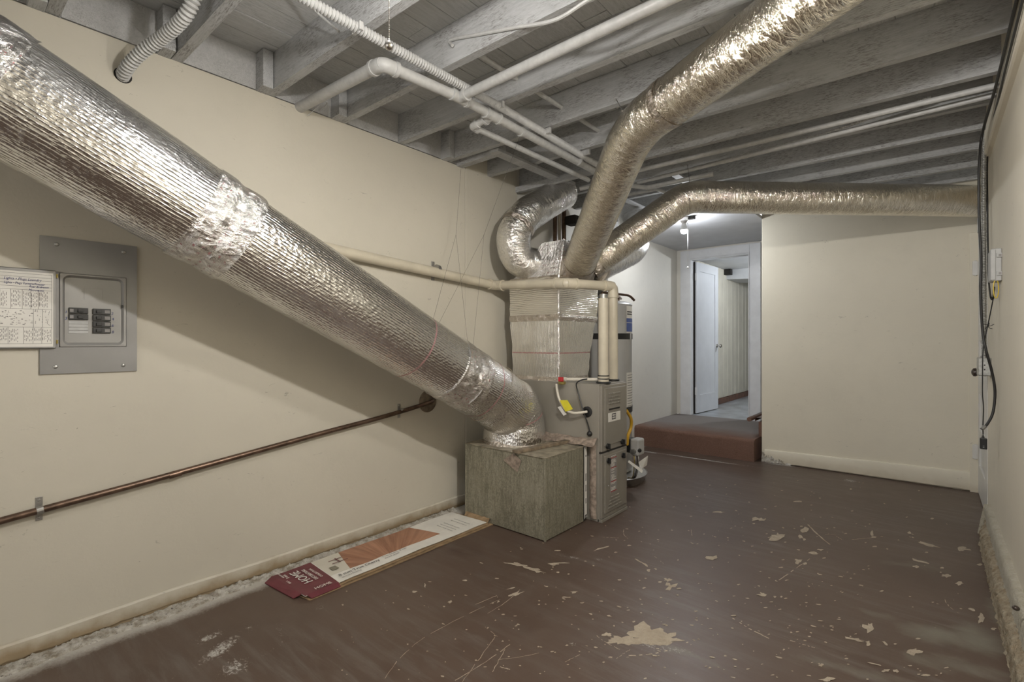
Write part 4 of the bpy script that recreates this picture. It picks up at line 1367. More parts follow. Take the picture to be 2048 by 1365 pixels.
# hanging wires that carry the big duct
for lab, A, Kn, ends in (('pair of thin hanger wires from the wall top to the big duct', at(922, 337, 3.45), at(912, 470, 3.30), (at(866, 640, 3.02), at(936, 692, 3.14))),
                         ('pair of thin hanger wires from a joist slanting down to the big duct', onZ(1045, 258, ZJ), at(968, 470, 3.22), (at(879, 645, 3.04), at(946, 694, 3.16)))):
    m_ = MB().tube([A, Kn], .0008, 6)
    for e in ends: m_.tube([Kn, e], .0008, 6)
    tag(m_.build('hanger_wire', M['wire'], org=A), lab, 'wire')
p = at(1245, 222, 2.42)
tag(MB().tube([onZ(1232, 198, ZJ), p], .0025, 6).build('hanger_strap', M['steel'], org=p), 'twisted wire tying the climbing foil duct to a joist', 'wire')
tag(MB().tube([onZ(1375, 330, ZJ), at(1379, 362, 3.56), at(1380, 425, 3.44)], .0016, 6).build('hanger_strap', M['wire'], org=at(1380, 362, 3.56)), 'thin wire holding up the level foil duct at its bend', 'wire')

# ------------------------------------------------------------------ lamps
BM = emis('bulb_glow_main', (1.0, .965, .92), BULB_MAIN)
BS = emis('fill_glow_side', (1.0, .965, .92), FILL_SIDE)
BB = emis('fill_glow_back', (1.0, .965, .92), FILL_BACK)
BH = emis('bulb_glow_hall', (.93, .96, 1.0), BULB_HALL)
BR = emis('fill_glow_room', (.90, .95, 1.0), FILL_ROOM)


def pendant(x, y, z, mat, lab, chain=True, top=ZS):
    t = thing('ceiling_bulb', lab, 'lamp', (x, y, top))
    MB().lathe((x, y, top), (0, 0, -1), [(0, .05), (.02, .05), (.03, .03), (.035, .012)], 20).build('ceiling_rose', M['porcelain'], t, smooth=40)
    MB().tube([(x, y, top - .03), (x, y, z + .10)], .006, 8).build('stem', M['steel'], t, smooth=40)
    MB().lathe((x, y, z + .11), (0, 0, -1), [(0, .012), (.01, .024), (.06, .024), (.065, .016)], 18).build('lamp_holder', M['porcelain'], t, smooth=40)
    MB().sphere((x, y, z), .03, 16, 10, (1, 1, 1.1)).build('bulb', mat, t, smooth=0)
    return t


LX, LY, LZ = -1.07, .765, 2.28
t = pendant(LX, LY, LZ, BM, 'bare bulb under the joists with a nickel pull chain and ball')
cb = Vector((LX - .005, LY + .004, 0)); ball = at(778, 91, 1.265)
m_ = MB()
z = LZ + .06
m_.tube([(ball.x, ball.y, LZ + .075), (LX, LY, LZ + .08)], .003, 6)
zz = LZ + .07
while zz > ball.z + .012:
    m_.sphere((ball.x, ball.y, zz), .0019, 6, 4); zz -= .0046
m_.tube([(ball.x, ball.y, LZ + .07), (ball.x, ball.y, ball.z)], .0005, 4)
m_.build('pull_chain', M['chain'], t, smooth=0)
MB().sphere(ball, .0112, 18, 12, (1, 1, 1.08)).lathe(ball + Vector((0, 0, .008)), (0, 0, 1), [(0, .005), (.008, .004)], 10).build('chain_ball', M['chain'], t, smooth=0)
pendant(-1.15, -1.55, 2.28, BB, 'added unseen fill bulb under the joists at the camera end of the room')

t = pendant(-.3, 1.3, 2.16, BS, 'added unseen fill bulb in a white reflector under the joists on the right-hand side of the room')
ta = Vector((math.sin(math.radians(6)), math.sin(math.radians(5)), -math.cos(math.radians(8)))).normalized()
MB().lathe(Vector((-.3, 1.3, 2.16)) - ta * .075, ta, [(-.008, .03), (-.006, .06), (.03, .11), (.056, .130), (.058, .127), (.033, .107), (.0, .055), (.0, .028)], 32).build('reflector', M['porcelain'], t, smooth=40)  # shade added to keep the fill bulb's upward light off the joists
hb = at(1368, 462, 4.86)
t = thing('hall_bulb', 'lit bare bulb with pull cord on the hall ceiling', 'lamp', (hb.x, hb.y, 2.42))
MB().lathe((hb.x, hb.y, 2.42), (0, 0, -1), [(0, .062), (.012, .062), (.03, .045), (.04, .028), (.055, .026)], 24).build('lamp_holder', M['porcelain'], t, smooth=40)
MB().lathe((hb.x, hb.y, 2.37), (0, 0, -1), [(0, .016), (.03, .024), (.06, .030), (.075, .031)], 20).build('bulb_base', M['porcelain'], t, smooth=40)
MB().sphere((hb.x, hb.y, 2.287), .031, 18, 12, (1, 1, .95)).build('bulb', BH, t, smooth=0)
MB().tube([(hb.x + .03, hb.y + .02, 2.37), (hb.x + .03, hb.y + .02, 1.93)], .0016, 6).sphere((hb.x + .03, hb.y + .02, 1.925), .010, 10, 8).build('pull_cord', M['porcelain'], t, smooth=0)
MB().box(hb.x + .05, hb.x + .11, hb.y - .03, hb.y + .01, 2.385, 2.418).build('wire_box', M['dark'], t, bevel=.003)
pendant(-1.2, 7.6, 2.15, BR, 'added unseen fill bulb in the panelled room behind the hall door', top=2.34)

# ------------------------------------------------------------------ breaker panel on the left wall
PXF = XL + .006
pp = lambda u, v, off=.006: onX(u, v, XL + off)
ep = thing('breaker_panel', 'grey steel breaker panel with its door folded open on the left wall', 'electrical panel', pp(176, 745))
PY0, PY1, PZ0, PZ1 = .264, .566, 1.072, 1.605
iy0, iy1, iz0, iz1 = .318, .530, 1.175, 1.468         # raised inner field
MB().box(XL - .001, XL + .009, PY0, iy0, PZ0, PZ1).box(XL - .001, XL + .009, iy1, PY1, PZ0, PZ1).box(XL - .001, XL + .009, iy0, iy1, PZ0, iz0).box(XL - .001, XL + .009, iy0, iy1, iz1, PZ1).build('cover_plate', M['panel'], ep)
fr_ = MB()


def rrect(y0, y1, z0, z1, r, n=6):
    out = []
    for (cy, cz, a0) in ((y1 - r, z1 - r, 0), (y0 + r, z1 - r, 90), (y0 + r, z0 + r, 180), (y1 - r, z0 + r, 270)):
        for k in range(n + 1):
            a = math.radians(a0 + 90 * k / n); out.append((cy + r * math.cos(a), cz + r * math.sin(a)))
    return out


def loft(mb, loops):
    b = len(mb.v); n = len(loops[0][1])
    for x_, lp in loops: mb.v += [(x_, a, c) for a, c in lp]
    for i in range(len(loops) - 1):
        for j in range(n):
            k = (j + 1) % n; mb.face((b + i * n + j, b + i * n + k, b + (i + 1) * n + k, b + (i + 1) * n + j))
    return b, n


ring0 = rrect(iy0, iy1, iz0, iz1, .004); ring1 = rrect(iy0 + .003, iy1 - .003, iz0 + .003, iz1 - .003, .004)
ring2 = rrect(iy0 + .010, iy1 - .010, iz0 + .008, iz1 - .008, .024); ring3 = rrect(iy0 + .017, iy1 - .017, iz0 + .018, iz1 - .016, .020)
b, n = loft(fr_, [(XL + .008, ring0), (XL + .0135, ring1), (XL + .014, ring2), (XL + .002, ring3)])
fr_.face([b + 3 * n + j for j in range(n)])
fr_.build('inner_frame', M['panel_in'], ep, smooth=30, fix=True)
XD_ = XL + .0045
dead = MB().box(XD_ - .003, XD_, iy0 + .017, iy1 - .017, iz0 + .018, iz1 - .018)
dead.build('dead_front', M['panel_in'], ep)


def py(u, v): p = onX(u, v, XD_); return p.y, p.z


def strip(u0, v0, u1, v1):
    a = py(u0, v0); b = py(u1, v1); return min(a[0], b[0]), max(a[0], b[0]), min(a[1], b[1]), max(a[1], b[1])


for (u0, v0, u1, v1, n, on) in ((137, 615, 176, 641, 2, 'r'), (185, 617, 221, 668, 4, 'l')):
    y0, y1, z0, z1 = strip(u0, v0, u1, v1)
    h = (z1 - z0) / n
    for k in range(n):
        za = z0 + k * h
        br_ = MB().box(XD_, XD_ + .008, y0, y1, za + .0012, za + h - .0012).build('breaker', M['black'], ep, bevel=.0015)
        c = y0 + (y1 - y0) * (.62 if on == 'r' else .36)
        MB().box(XD_ + .008, XD_ + .015, c - .010, c + .007, za + h * .28, za + h * .72).build('toggle', M['cable'], br_, bevel=.001)
        MB().box(XD_ + .0078, XD_ + .0088, (y0 + .003) if on == 'r' else (y1 - .02), (y0 + .014) if on == 'r' else (y1 - .003), za + h * .25, za + h * .75).build('rating_mark', M['grey_ink'], br_)
y0, y1, z0, z1 = strip(137, 642, 176, 668)
for k in range(4):
    h = (z1 - z0) / 4
    MB().box(XD_, XD_ + .002, y0, y1, z0 + k * h + .0006, z0 + (k + 1) * h - .0006).build('filler_plate', M['slot'], ep, bevel=.0008)
y0, y1, z0, z1 = strip(168, 576, 206, 601)
mb = MB()
for (a, b, c, d) in ((y0, y1, z1 - .001, z1), (y0, y0 + .001, z0, z1), (y1 - .001, y1, z0, z1)):
    mb.box(XD_, XD_ + .0006, a, b, c, d)
mb.build('knockout_outline', M['grey_ink'], ep)
for s, u, v in (('1', 129, 627), ('3', 129, 640), ('2', 222, 630), ('4', 223, 641), ('6', 222.5, 654), ('8', 223, 667)):
    p = onX(u, v, XD_ + .001)
    text(s, .016, axes(p, (0, 1, 0), (0, 0, 1)), M['blue_ink'], ep, 'handwriting', depth=.0003, shear=.15)
for (u, v) in ((113, 489), (247, 505), (111, 734), (246, 731)):
    p = pp(u, v)
    MB().lathe((XL + .009, p.y, p.z), (1, 0, 0), [(0, .0075), (.002, .007), (.004, .004), (.0042, .001)], 14).build('screw', M['zinc'], ep, smooth=40)
p = pp(244, 614); MB().box(XL + .0075, XL + .0150, p.y - .002, p.y + .002, p.z - .006, p.z + .006).build('latch_slot', M['black'], ep)
# the folded-back door with its printed sheet
XDo = XL + .022
dz0, dz1 = 1.172, 1.472
dY1, dY0 = .308, .085
dr = MB().box(XDo - .004, XDo, dY0, dY1, dz0, dz1).box(XDo - .012, XDo, dY0, dY1, dz1 - .003, dz1).box(XDo - .012, XDo, dY0, dY1, dz0, dz0 + .003).build('panel_door', M['panel_in'], ep, bevel=.001)
for (u, v) in ((113, 553), (113, 684)):
    p = pp(u, v)
    MB().tube([(XL + .015, p.y, p.z - .007), (XL + .015, p.y, p.z + .007)], .004, 10).build('hinge', M['brass'], ep, smooth=40)
shY0, shY1, shZ0, shZ1 = .088, .300, 1.178, 1.460
st = MB().box(XDo, XDo + .0006, shY0, shY1, shZ0, shZ1).build('circuit_sheet', M['paper'], dr)
XS = XDo + .0008
pm = MB(); lines = MB()


def ln(a, b, c, d, t_=.0008): lines.box(XS - .0003, XS + .0002, min(a, c) - t_ / 2, max(a, c) + t_ / 2, min(b, d) - t_ / 2, max(b, d) + t_ / 2)


Y_a, Y_b = .105, .296
for zz in (1.452, 1.440, 1.428, 1.416, 1.404, 1.392): ln(Y_a - .01, zz, Y_b, zz)
ln(Y_b, 1.19, Y_b, 1.452); ln(Y_a, 1.19, Y_b, 1.19); ln(Y_a, 1.190, Y_a, 1.392)
ln(Y_a, 1.320, Y_b, 1.320); ln(Y_a, 1.252, Y_b, 1.252)
for yy in (.150, .185, .215, .238, .258): ln(yy, 1.320, yy, 1.392)
for yy in (.128, .245, .270): ln(yy, 1.252, yy, 1.320)
for yy in (.150, .178, .218, .244, .268): ln(yy, 1.190, yy, 1.252)
lines.build('ruled_lines', M['ink'], st)
for zlo, zhi, cols in ((1.325, 1.388, (.108, .152, .187, .218, .240, .261)), (1.195, 1.248, (.108, .153, .181, .221, .247, .270))):
    for c in cols:
        wv = .022
        yy = c
        while yy < min(c + wv, .292):
            a = zlo + R.uniform(0, .012); 
            while a < zhi - .006:
                l_ = R.uniform(.004, .014); pm.box(XS - .0003, XS + .0002, yy, yy + .0016, a, min(a + l_, zhi)); a += l_ + R.uniform(.003, .010)
            yy += .0042
for k in range(60):
    yy = R.uniform(.135, .24); zz = R.uniform(1.26, 1.312); pm.box(XS - .0003, XS + .0002, yy, yy + R.uniform(.001, .007), zz, zz + R.uniform(.0008, .004))
for k in range(26):
    yy = R.uniform(.247, .292); zz = R.uniform(1.258, 1.316); pm.box(XS - .0003, XS + .0002, yy, yy + .0014, zz, zz + R.uniform(.003, .008))
pm.build('small_print', M['grey_ink'], st)
MB().lathe((XS - .0004, .098, 1.205), (1, 0, 0), [(0, .0045), (.0006, .0045)], 14).build('round_mark', M['ink'], st)
for s, u, v, sz in (('Lights \u2022 Plugs Laundry', 7, 558, .0145), ('Lights \u2022 Plugs Furnace/Freezer', 7, 566, .0115), ('Rear Bedroom', 58, 575, .0115), ('Microwave', 57, 582, .0120)):
    p = onX(u, v, XS + .0003)
    text(s, sz, axes(p, (0, 1, -.02), (0, 0, 1)), M['blue_ink'], st, 'handwriting', depth=.0003, shear=.3, sx=.78)

# ------------------------------------------------------------------ flattened carton by the left wall
ct = thing('flattened_carton', 'flattened flooring carton with maroon end lying against the left skirting', 'cardboard', (-2.36, 1.7, 0))


def sheet(fn_xy, z0, th_, nu, nv, wob, seed):
    mb = MB()
    def zf(x_, y_): return z0 + wob * (nz(x_ * 6, y_ * 3, seed) + .5 * nz(x_ * 14, y_ * 9, seed + 3))
    b = 0
    for lay in (0, 1):
        for i in range(nu + 1):
            for j in range(nv + 1):
                x_, y_ = fn_xy(i / nu, j / nv)
                if i == nu: x_ += 2.2 * wob * nz(y_ * 7, seed, 2)
                mb.v.append((x_, y_, max(.0005, zf(x_, y_)) + lay * th_))
    w_ = nv + 1; N_ = (nu + 1) * w_
    for i in range(nu):
        for j in range(nv):
            q0 = (i * w_ + j, (i + 1) * w_ + j, (i + 1) * w_ + j + 1, i * w_ + j + 1)
            mb.face(tuple(reversed(q0))); mb.face(tuple(N_ + k for k in q0))
    for i in range(nu):
        for j in (0, nv):
            a = i * w_ + j; c = (i + 1) * w_ + j; mb.face((a, c, N_ + c, N_ + a) if j == 0 else (c, a, N_ + a, N_ + c))
    for j in range(nv):
        for i in (0, nu):
            a = i * w_ + j; c = i * w_ + j + 1; mb.face((c, a, N_ + a, N_ + c) if i == 0 else (a, c, N_ + c, N_ + a))
    return mb


def quadmap(p00, p10, p11, p01):
    a, b, c, d = [Vector(q) for q in (p00, p10, p11, p01)]
    return lambda s, t: tuple(a * (1 - s) * (1 - t) + b * s * (1 - t) + c * s * t + d * (1 - s) * t)


CX0, CX1, CY0, CY1 = -2.515, -2.205, 1.095, 2.335
sheet(quadmap((CX0 + .01, CY0 - .02), (CX1 + .022, CY0 + .03), (CX1 + .03, CY1 + .03), (CX0, CY1 + .02)), .001, .004, 8, 40, .002, 1).build('under_sheet', M['card'], ct)
sheet(quadmap((CX0 + .02, CY0 + .03), (CX1 + .012, CY0 + .06), (CX1 + .016, CY1), (CX0 + .01, CY1)), .008, .004, 8, 40, .003, 4).build('under_sheet', M['card'], ct)
top = sheet(quadmap((CX0, CY0), (CX1, CY0 + .02), (CX1, CY1 + .0), (CX0, CY1 - .02)), .017, .003, 12, 50, .003, 8).build('top_sheet', M['paper'], ct)


def printed(name, q, mat, dz=.0206, nu=6, nv=16):
    return sheet(quadmap(*q), dz, .0004, nu, nv, .003, 8).build(name, mat, ct)


printed('maroon_panel', ((CX0, CY0), (CX1 + .001, CY0 + .02), (CX1 + .001, 1.285), (CX0, 1.30)), M['maroon'])
printed('floor_photo', ((CX0 + .002, 1.46), (-2.292, 1.40), (-2.288, 2.01), (CX0 + .002, 1.95)), M['photo'])
printed('room_photo', ((CX0 + .002, 1.305), (-2.295, 1.295), (-2.292, 1.40), (CX0 + .002, 1.46)), M['panelling'])
MB().box(-2.44, -2.435, 1.36, 1.44, .027, .0275).box(-2.40, -2.395, 1.36, 1.45, .027, .0275).box(-2.45, -2.39, 1.40, 1.406, .027, .0275).build('chair_print', M['maroon'], ct)
MB().box(-2.37, -2.33, 1.325, 1.36, .027, .0275).build('plant_print', M['galv'], ct)
# maroon flap folded over the near end
fp_ = MB()
fp_.hexa([(CX0 + .01, CY0 - .034, .002), (CX1 - .05, CY0 - .012, .002), (CX1 - .03, CY0 + .016, .018), (CX0 + .002, CY0 + .004, .018), (CX0 + .01, CY0 - .034, .006), (CX1 - .05, CY0 - .012, .006), (CX1 - .03, CY0 + .016, .0225), (CX0 + .002, CY0 + .004, .0225)])
fp_.build('end_flap', M['maroon'], ct, fix=True)
fp_ = MB().hexa([(CX1 - .002, CY0 + .03, .017), (CX1 + .022, CY0 + .04, .006), (CX1 + .022, 1.282, .006), (CX1 - .002, 1.284, .017), (CX1 - .002, CY0 + .03, .0215), (CX1 + .023, CY0 + .04, .009), (CX1 + .023, 1.282, .009), (CX1 - .002, 1.284, .0215)])
fp_.build('side_flap', M['maroon'], ct, fix=True)
fp_ = MB()
fp_.grid(lambda i, j: (CX0 + .10 + i * .22, CY1 + .0 + j * .045 + .012 * nz(i * 8, j, 0), .014 + .022 * math.sin(j * 2.6) + .006 * nz(i * 9, j * 3, 2)), 20, 8)
fp_.build('torn_end', M['card'], ct, smooth=0)
TZ = .0265


def ctext(s, size, x, y, kind, sx=1.0, mat='paper', align='LEFT', z=TZ):
    m_ = axes((x, y, z), (-1, 0, 0), (0, -1, 0)) if kind == 'w' else axes((x, y, z), (0, 1, 0), (-1, 0, 0))
    return text(s, size, m_, M[mat], ct, 'lettering', align, .0003, 0, sx)


ctext('HOME', .062, -2.30, 1.205, 'w', .95)
ctext('DECORATORS', .024, -2.305, 1.235, 'w', .95)
ctext('COLLECTION', .017, -2.31, 1.262, 'w', 1.2)
ctext('HOME', .030, -2.212, 1.17, 'f', 1.0, z=.027)
ctext('8 mm True Cherry', .032, -2.245, 1.315, 'f', .95, 'ink')
ctext('laminate flooring', .016, -2.222, 1.315, 'f', 1.0, 'grey_ink')
ctext('True Cherry, 8 mm', .020, -2.262, 1.58, 'f', 1.0, 'grey_ink')
ctext('plancher stratifie', .014, -2.242, 1.58, 'f', 1.0, 'grey_ink')
for yy in (2.08, 2.11, 2.14, 2.20, 2.23):
    ctext('instructions de pose et entretien', .011, -2.25, yy, 'w', 1.0, 'grey_ink')
ctext('MADE IN USA', .012, -2.44, 1.13, 'w', 1.0)
ctext('BOX 1', .014, -2.36, 1.125, 'w', 1.0)
ctext('8 mm', .022, -2.42, 1.145, 'w', 1.0)

# ------------------------------------------------------------------ cables and boxes on the right wall
xr = lambda u, v, off=.012: onX(u, v, XR - off)


def wr_(u, v, t, off=.008):
    p_ = at(u, v, t)
    return p_ if p_.x < XR - off else onX(u, v, XR - off)



cb_ = [Vector((.240, 1.86, 2.54)), Vector((.240, 2.0, 2.462)), Vector((.240, 2.6, 2.452)), Vector((.238, 3.3, 2.43)), wr_(1966, 262, 2.72), wr_(1959, 320, 2.72), wr_(1958, 420, 2.72), wr_(1962, 520, 2.72), wr_(1961, 580, 2.72), wr_(1965, 660, 2.72), wr_(1972, 700, 2.70),
       wr_(1984, 745, 2.70), wr_(1990, 785, 2.70), wr_(1986, 825, 2.70), wr_(1975, 848, 2.70), wr_(1967, 856, 2.70)]
bc = thing('black_cable', 'thick black cable dropping down the right wall beside the white door', 'cable', cb_[-1])
MB().tube(smooth_path(cb_, 8), .0062, 10).build('cable_run', M['cable'], bc, smooth=40)
e = (cb_[-1] - cb_[-2]).normalized()
MB().tube([cb_[-1] - e * .012, cb_[-1] + e * .012], .009, 10).build('cable_end', M['steel'], bc, smooth=40)
c2 = [Vector((.243, 1.80, 2.50)), Vector((.243, 2.2, 2.40)), Vector((.243, 3.1, 2.36)), xr(1976, 300, .014), xr(1975, 420, .014), xr(1976, 500, .014), xr(1977, 552, .014), wr_(1981, 592, 2.70), wr_(1986, 598, 2.68), wr_(1988, 575, 2.62)]
tag(MB().tube(smooth_path(c2, 8), .0045, 10).build('data_cable', M['cable'], org=c2[-1], smooth=40), 'thin dark cable running down the wall into the small grey box', 'cable')
jb = thing('junction_box', 'square zinc junction box fed by ribbed conduit beside the white door', 'electrical box', wr_(1967, 735, 3.04))
corrugated([wr_(1968, 250, 3.04), wr_(1967, 420, 3.04), wr_(1968, 560, 3.04), wr_(1968, 640, 3.04), wr_(1968, 714, 3.04)], .0115, .010, .002).build('ribbed_conduit', M['zinc'], jb, smooth=60)
j0 = wr_(1955.5, 716, 3.04); j1 = wr_(1979.5, 753, 3.04)
MB().box(min(j0.x, j1.x), XR, j0.y - .01, j0.y + .10, j1.z, j0.z).build('box', M['zinc'], jb, bevel=.005)
for zc in (.35, .6):
    MB().lathe((.5 * (j0.x + XR), j0.y - .010, j1.z + (j0.z - j1.z) * zc), (0, -1, 0), [(0, .004), (.001, .004)], 10).build('knockout', M['dark'], jb)
MB().tube([wr_(1968, 712, 3.04), wr_(1968, 717, 3.04)], .016, 14).build('conduit_nut', M['steel'], jb, smooth=40)
nb = thing('network_box', 'small grey plastic wiring box with two clips on the right wall', 'electrical box', wr_(1993, 560, 2.56))
n0 = wr_(1981, 498, 2.58); n1 = wr_(2003.5, 558, 2.58)
MB().box(n0.x + .004, XR, n0.y, n0.y + .14, n1.z, n0.z).build('housing', M['grey_plastic'], nb, bevel=.004)
MB().box(n0.x, n0.x + .02, n0.y - .004, n0.y + .144, n1.z + .004, n0.z - .004).build('lid', M['grey_plastic'], nb, bevel=.003)
for zc in (.22, .78):
    z_ = n1.z + (n0.z - n1.z) * zc
    MB().box(n0.x + .022, n0.x + .046, n0.y - .008, n0.y, z_ - .011, z_ + .011).build('clip', M['grey_plastic'], nb, bevel=.002)
    MB().box(n0.x + .030, n0.x + .040, n0.y - .0088, n0.y - .0078, z_ - .006, z_ + .006).build('clip_slot', M['grey_ink'], nb)
yc = []
for k in range(26):
    a = k / 25 * 2 * math.pi * 2.2
    yc.append(wr_(1992 + 5.5 * math.sin(a) * (1 if k % 2 else .9), 578 - 19 * math.cos(a), 2.57 + .004 * k / 25))
tag(MB().tube(smooth_path([wr_(1990, 556, 2.58)] + yc, 3), .0022, 6).build('patch_cord', M['yellow_cord'], org=wr_(1992, 598, 2.57), smooth=40), 'coil of thin yellow cord hanging below the small grey box', 'cord')
ad = thing('power_adapter', 'black plug-in power adapter dangling on a thin wire in front of the white door', 'adapter', wr_(1966, 897, 2.74))
wpts = [wr_(1986, 600, 2.66), wr_(1978, 640, 2.70), wr_(1971, 672, 2.72), wr_(1966, 705, 2.73), wr_(1965, 760, 2.73), wr_(1965, 790, 2.73), wr_(1967, 815, 2.73), wr_(1966, 850, 2.73), wr_(1966, 870, 2.73)]
MB().tube(smooth_path(wpts, 6), .0026, 8).build('thin_wire', M['cable'], ad, smooth=40)
a0 = wr_(1959.5, 876, 2.74); a1 = wr_(1973.5, 898, 2.74)
MB().box(a0.x, a1.x, a0.y - .012, a0.y + .012, a1.z, a0.z).build('body', M['black'], ad, bevel=.004)
MB().lathe(wr_(1966, 878, 2.74), (0, 0, 1), [(0, .008), (.012, .005), (.02, .003)], 10).build('strain_relief', M['black'], ad, smooth=40)
for dz in (.010, .018):
    MB().box(a0.x + .012, a1.x - .012, a0.y - .0128, a0.y - .0118, a1.z + dz, a1.z + dz + .002).build('mark', M['grey_plastic'], ad)
# twist of wire tie on the cables
p = wr_(1977, 652, 2.70)
m_ = MB()
for k in range(5):
    a = k * 1.25; m_.tube(smooth_path([p, p + Vector((.01 * math.cos(a), .005, .012 * math.sin(a))), p + Vector((.024 * math.cos(a + .4), 0, .022 * math.sin(a + .4)))], 4), .0016, 6)
tag(m_.build('wire_tie', M['cable'], org=p), 'knot of dark wire ends tied round the conduit', 'wire')
p = onX(1980, 206, .25)
tag(MB().box(.225, .249, p.y - .01, p.y + .01, p.z - .004, p.z + .004).build('cable_clip', M['cable'], org=p, bevel=.002), 'small black clip holding the cable at the top of the right wall', 'clip')
# pebble lying on the ledge
p = onX(2032, 1217, XR - .045)
tag(MB().sphere(p, .011, 10, 7, (1, 1.1, .8)).build('pebble', M['knob'], org=p, smooth=0), 'dark round stub sticking out of the right footing ledge', 'stub')

# ------------------------------------------------------------------ chipped floor paint: thin bare patches
ch = MB()


def chip(x_, y_, rx, ry, ang, n=14, jag=.45):
    ca, sa = math.cos(ang), math.sin(ang)
    b = len(ch.v); ph = R.uniform(0, 99)
    ch.v.append((x_, y_, .0006))
    for k in range(n):
        a = 2 * math.pi * k / n
        q = 1 + jag * 1.6 * nz(math.cos(a) * 1.7 + ph, math.sin(a) * 1.7, ph) + jag * .7 * R.uniform(-1, 1) * .5
        q = max(.15, q)
        lx, ly = rx * math.cos(a) * q, ry * math.sin(a) * q
        ch.v.append((x_ + lx * ca - ly * sa, y_ + lx * sa + ly * ca, .0006))
    for k in range(n):
        ch.face((b, b + 1 + k, b + 1 + (k + 1) % n))


def chip_px(u, v, du, dv, n=16, jag=.45, tilt=0.0):
    """a bare patch about du by dv pixels of the photo, laid on the floor"""
    c = onZ(u, v, 0); a = onZ(u + du / 2, v + tilt * du / 2, 0) - c; b_ = onZ(u, v - dv / 2, 0) - c
    b = len(ch.v); ph = R.uniform(0, 99); zc_ = .0004 + .0000035 * (b % 400); ch.v.append((c.x, c.y, zc_))
    for k in range(n):
        t_ = 2 * math.pi * k / n
        q = max(.15, 1 + jag * 1.7 * nz(math.cos(t_) * 1.6 + ph, math.sin(t_) * 1.6, ph) + jag * .45 * R.uniform(-1, 1))
        w_ = c + a * math.cos(t_) * q + b_ * math.sin(t_) * q
        ch.v.append((w_.x, w_.y, zc_))
    for k in range(n): ch.face((b, b + 1 + k, b + 1 + (k + 1) % n))


def scratch(u0, v0, u1, v1, wpx=1.1, bend=0.0, gaps=.25):
    A = onZ(u0, v0, 0); B = onZ(u1, v1, 0); n = 14
    nrm = (B - A).cross(Vector((0, 0, 1))).normalized()
    L_ = (B - A).length
    for k in range(n):
        if R.random() < gaps: continue
        s0, s1 = k / n, (k + 1.0) / n
        o0 = nrm * (bend * L_ * 4 * s0 * (1 - s0) + .004 * nz(s0 * 7, u0, 0)); o1 = nrm * (bend * L_ * 4 * s1 * (1 - s1) + .004 * nz(s1 * 7, u0, 0))
        p0 = A.lerp(B, s0) + o0; p1 = A.lerp(B, s1) + o1
        t_ = ((p0 - CAM).dot(FW)); w_ = wpx * t_ / FPX / 2 * R.uniform(.5, 1.2)
        b = len(ch.v)
        ch.v += [tuple(q + Vector((0, 0, .0005))) for q in (p0 - nrm * w_, p0 + nrm * w_, p1 + nrm * w_, p1 - nrm * w_)]
        ch.face((b, b + 1, b + 2, b + 3))


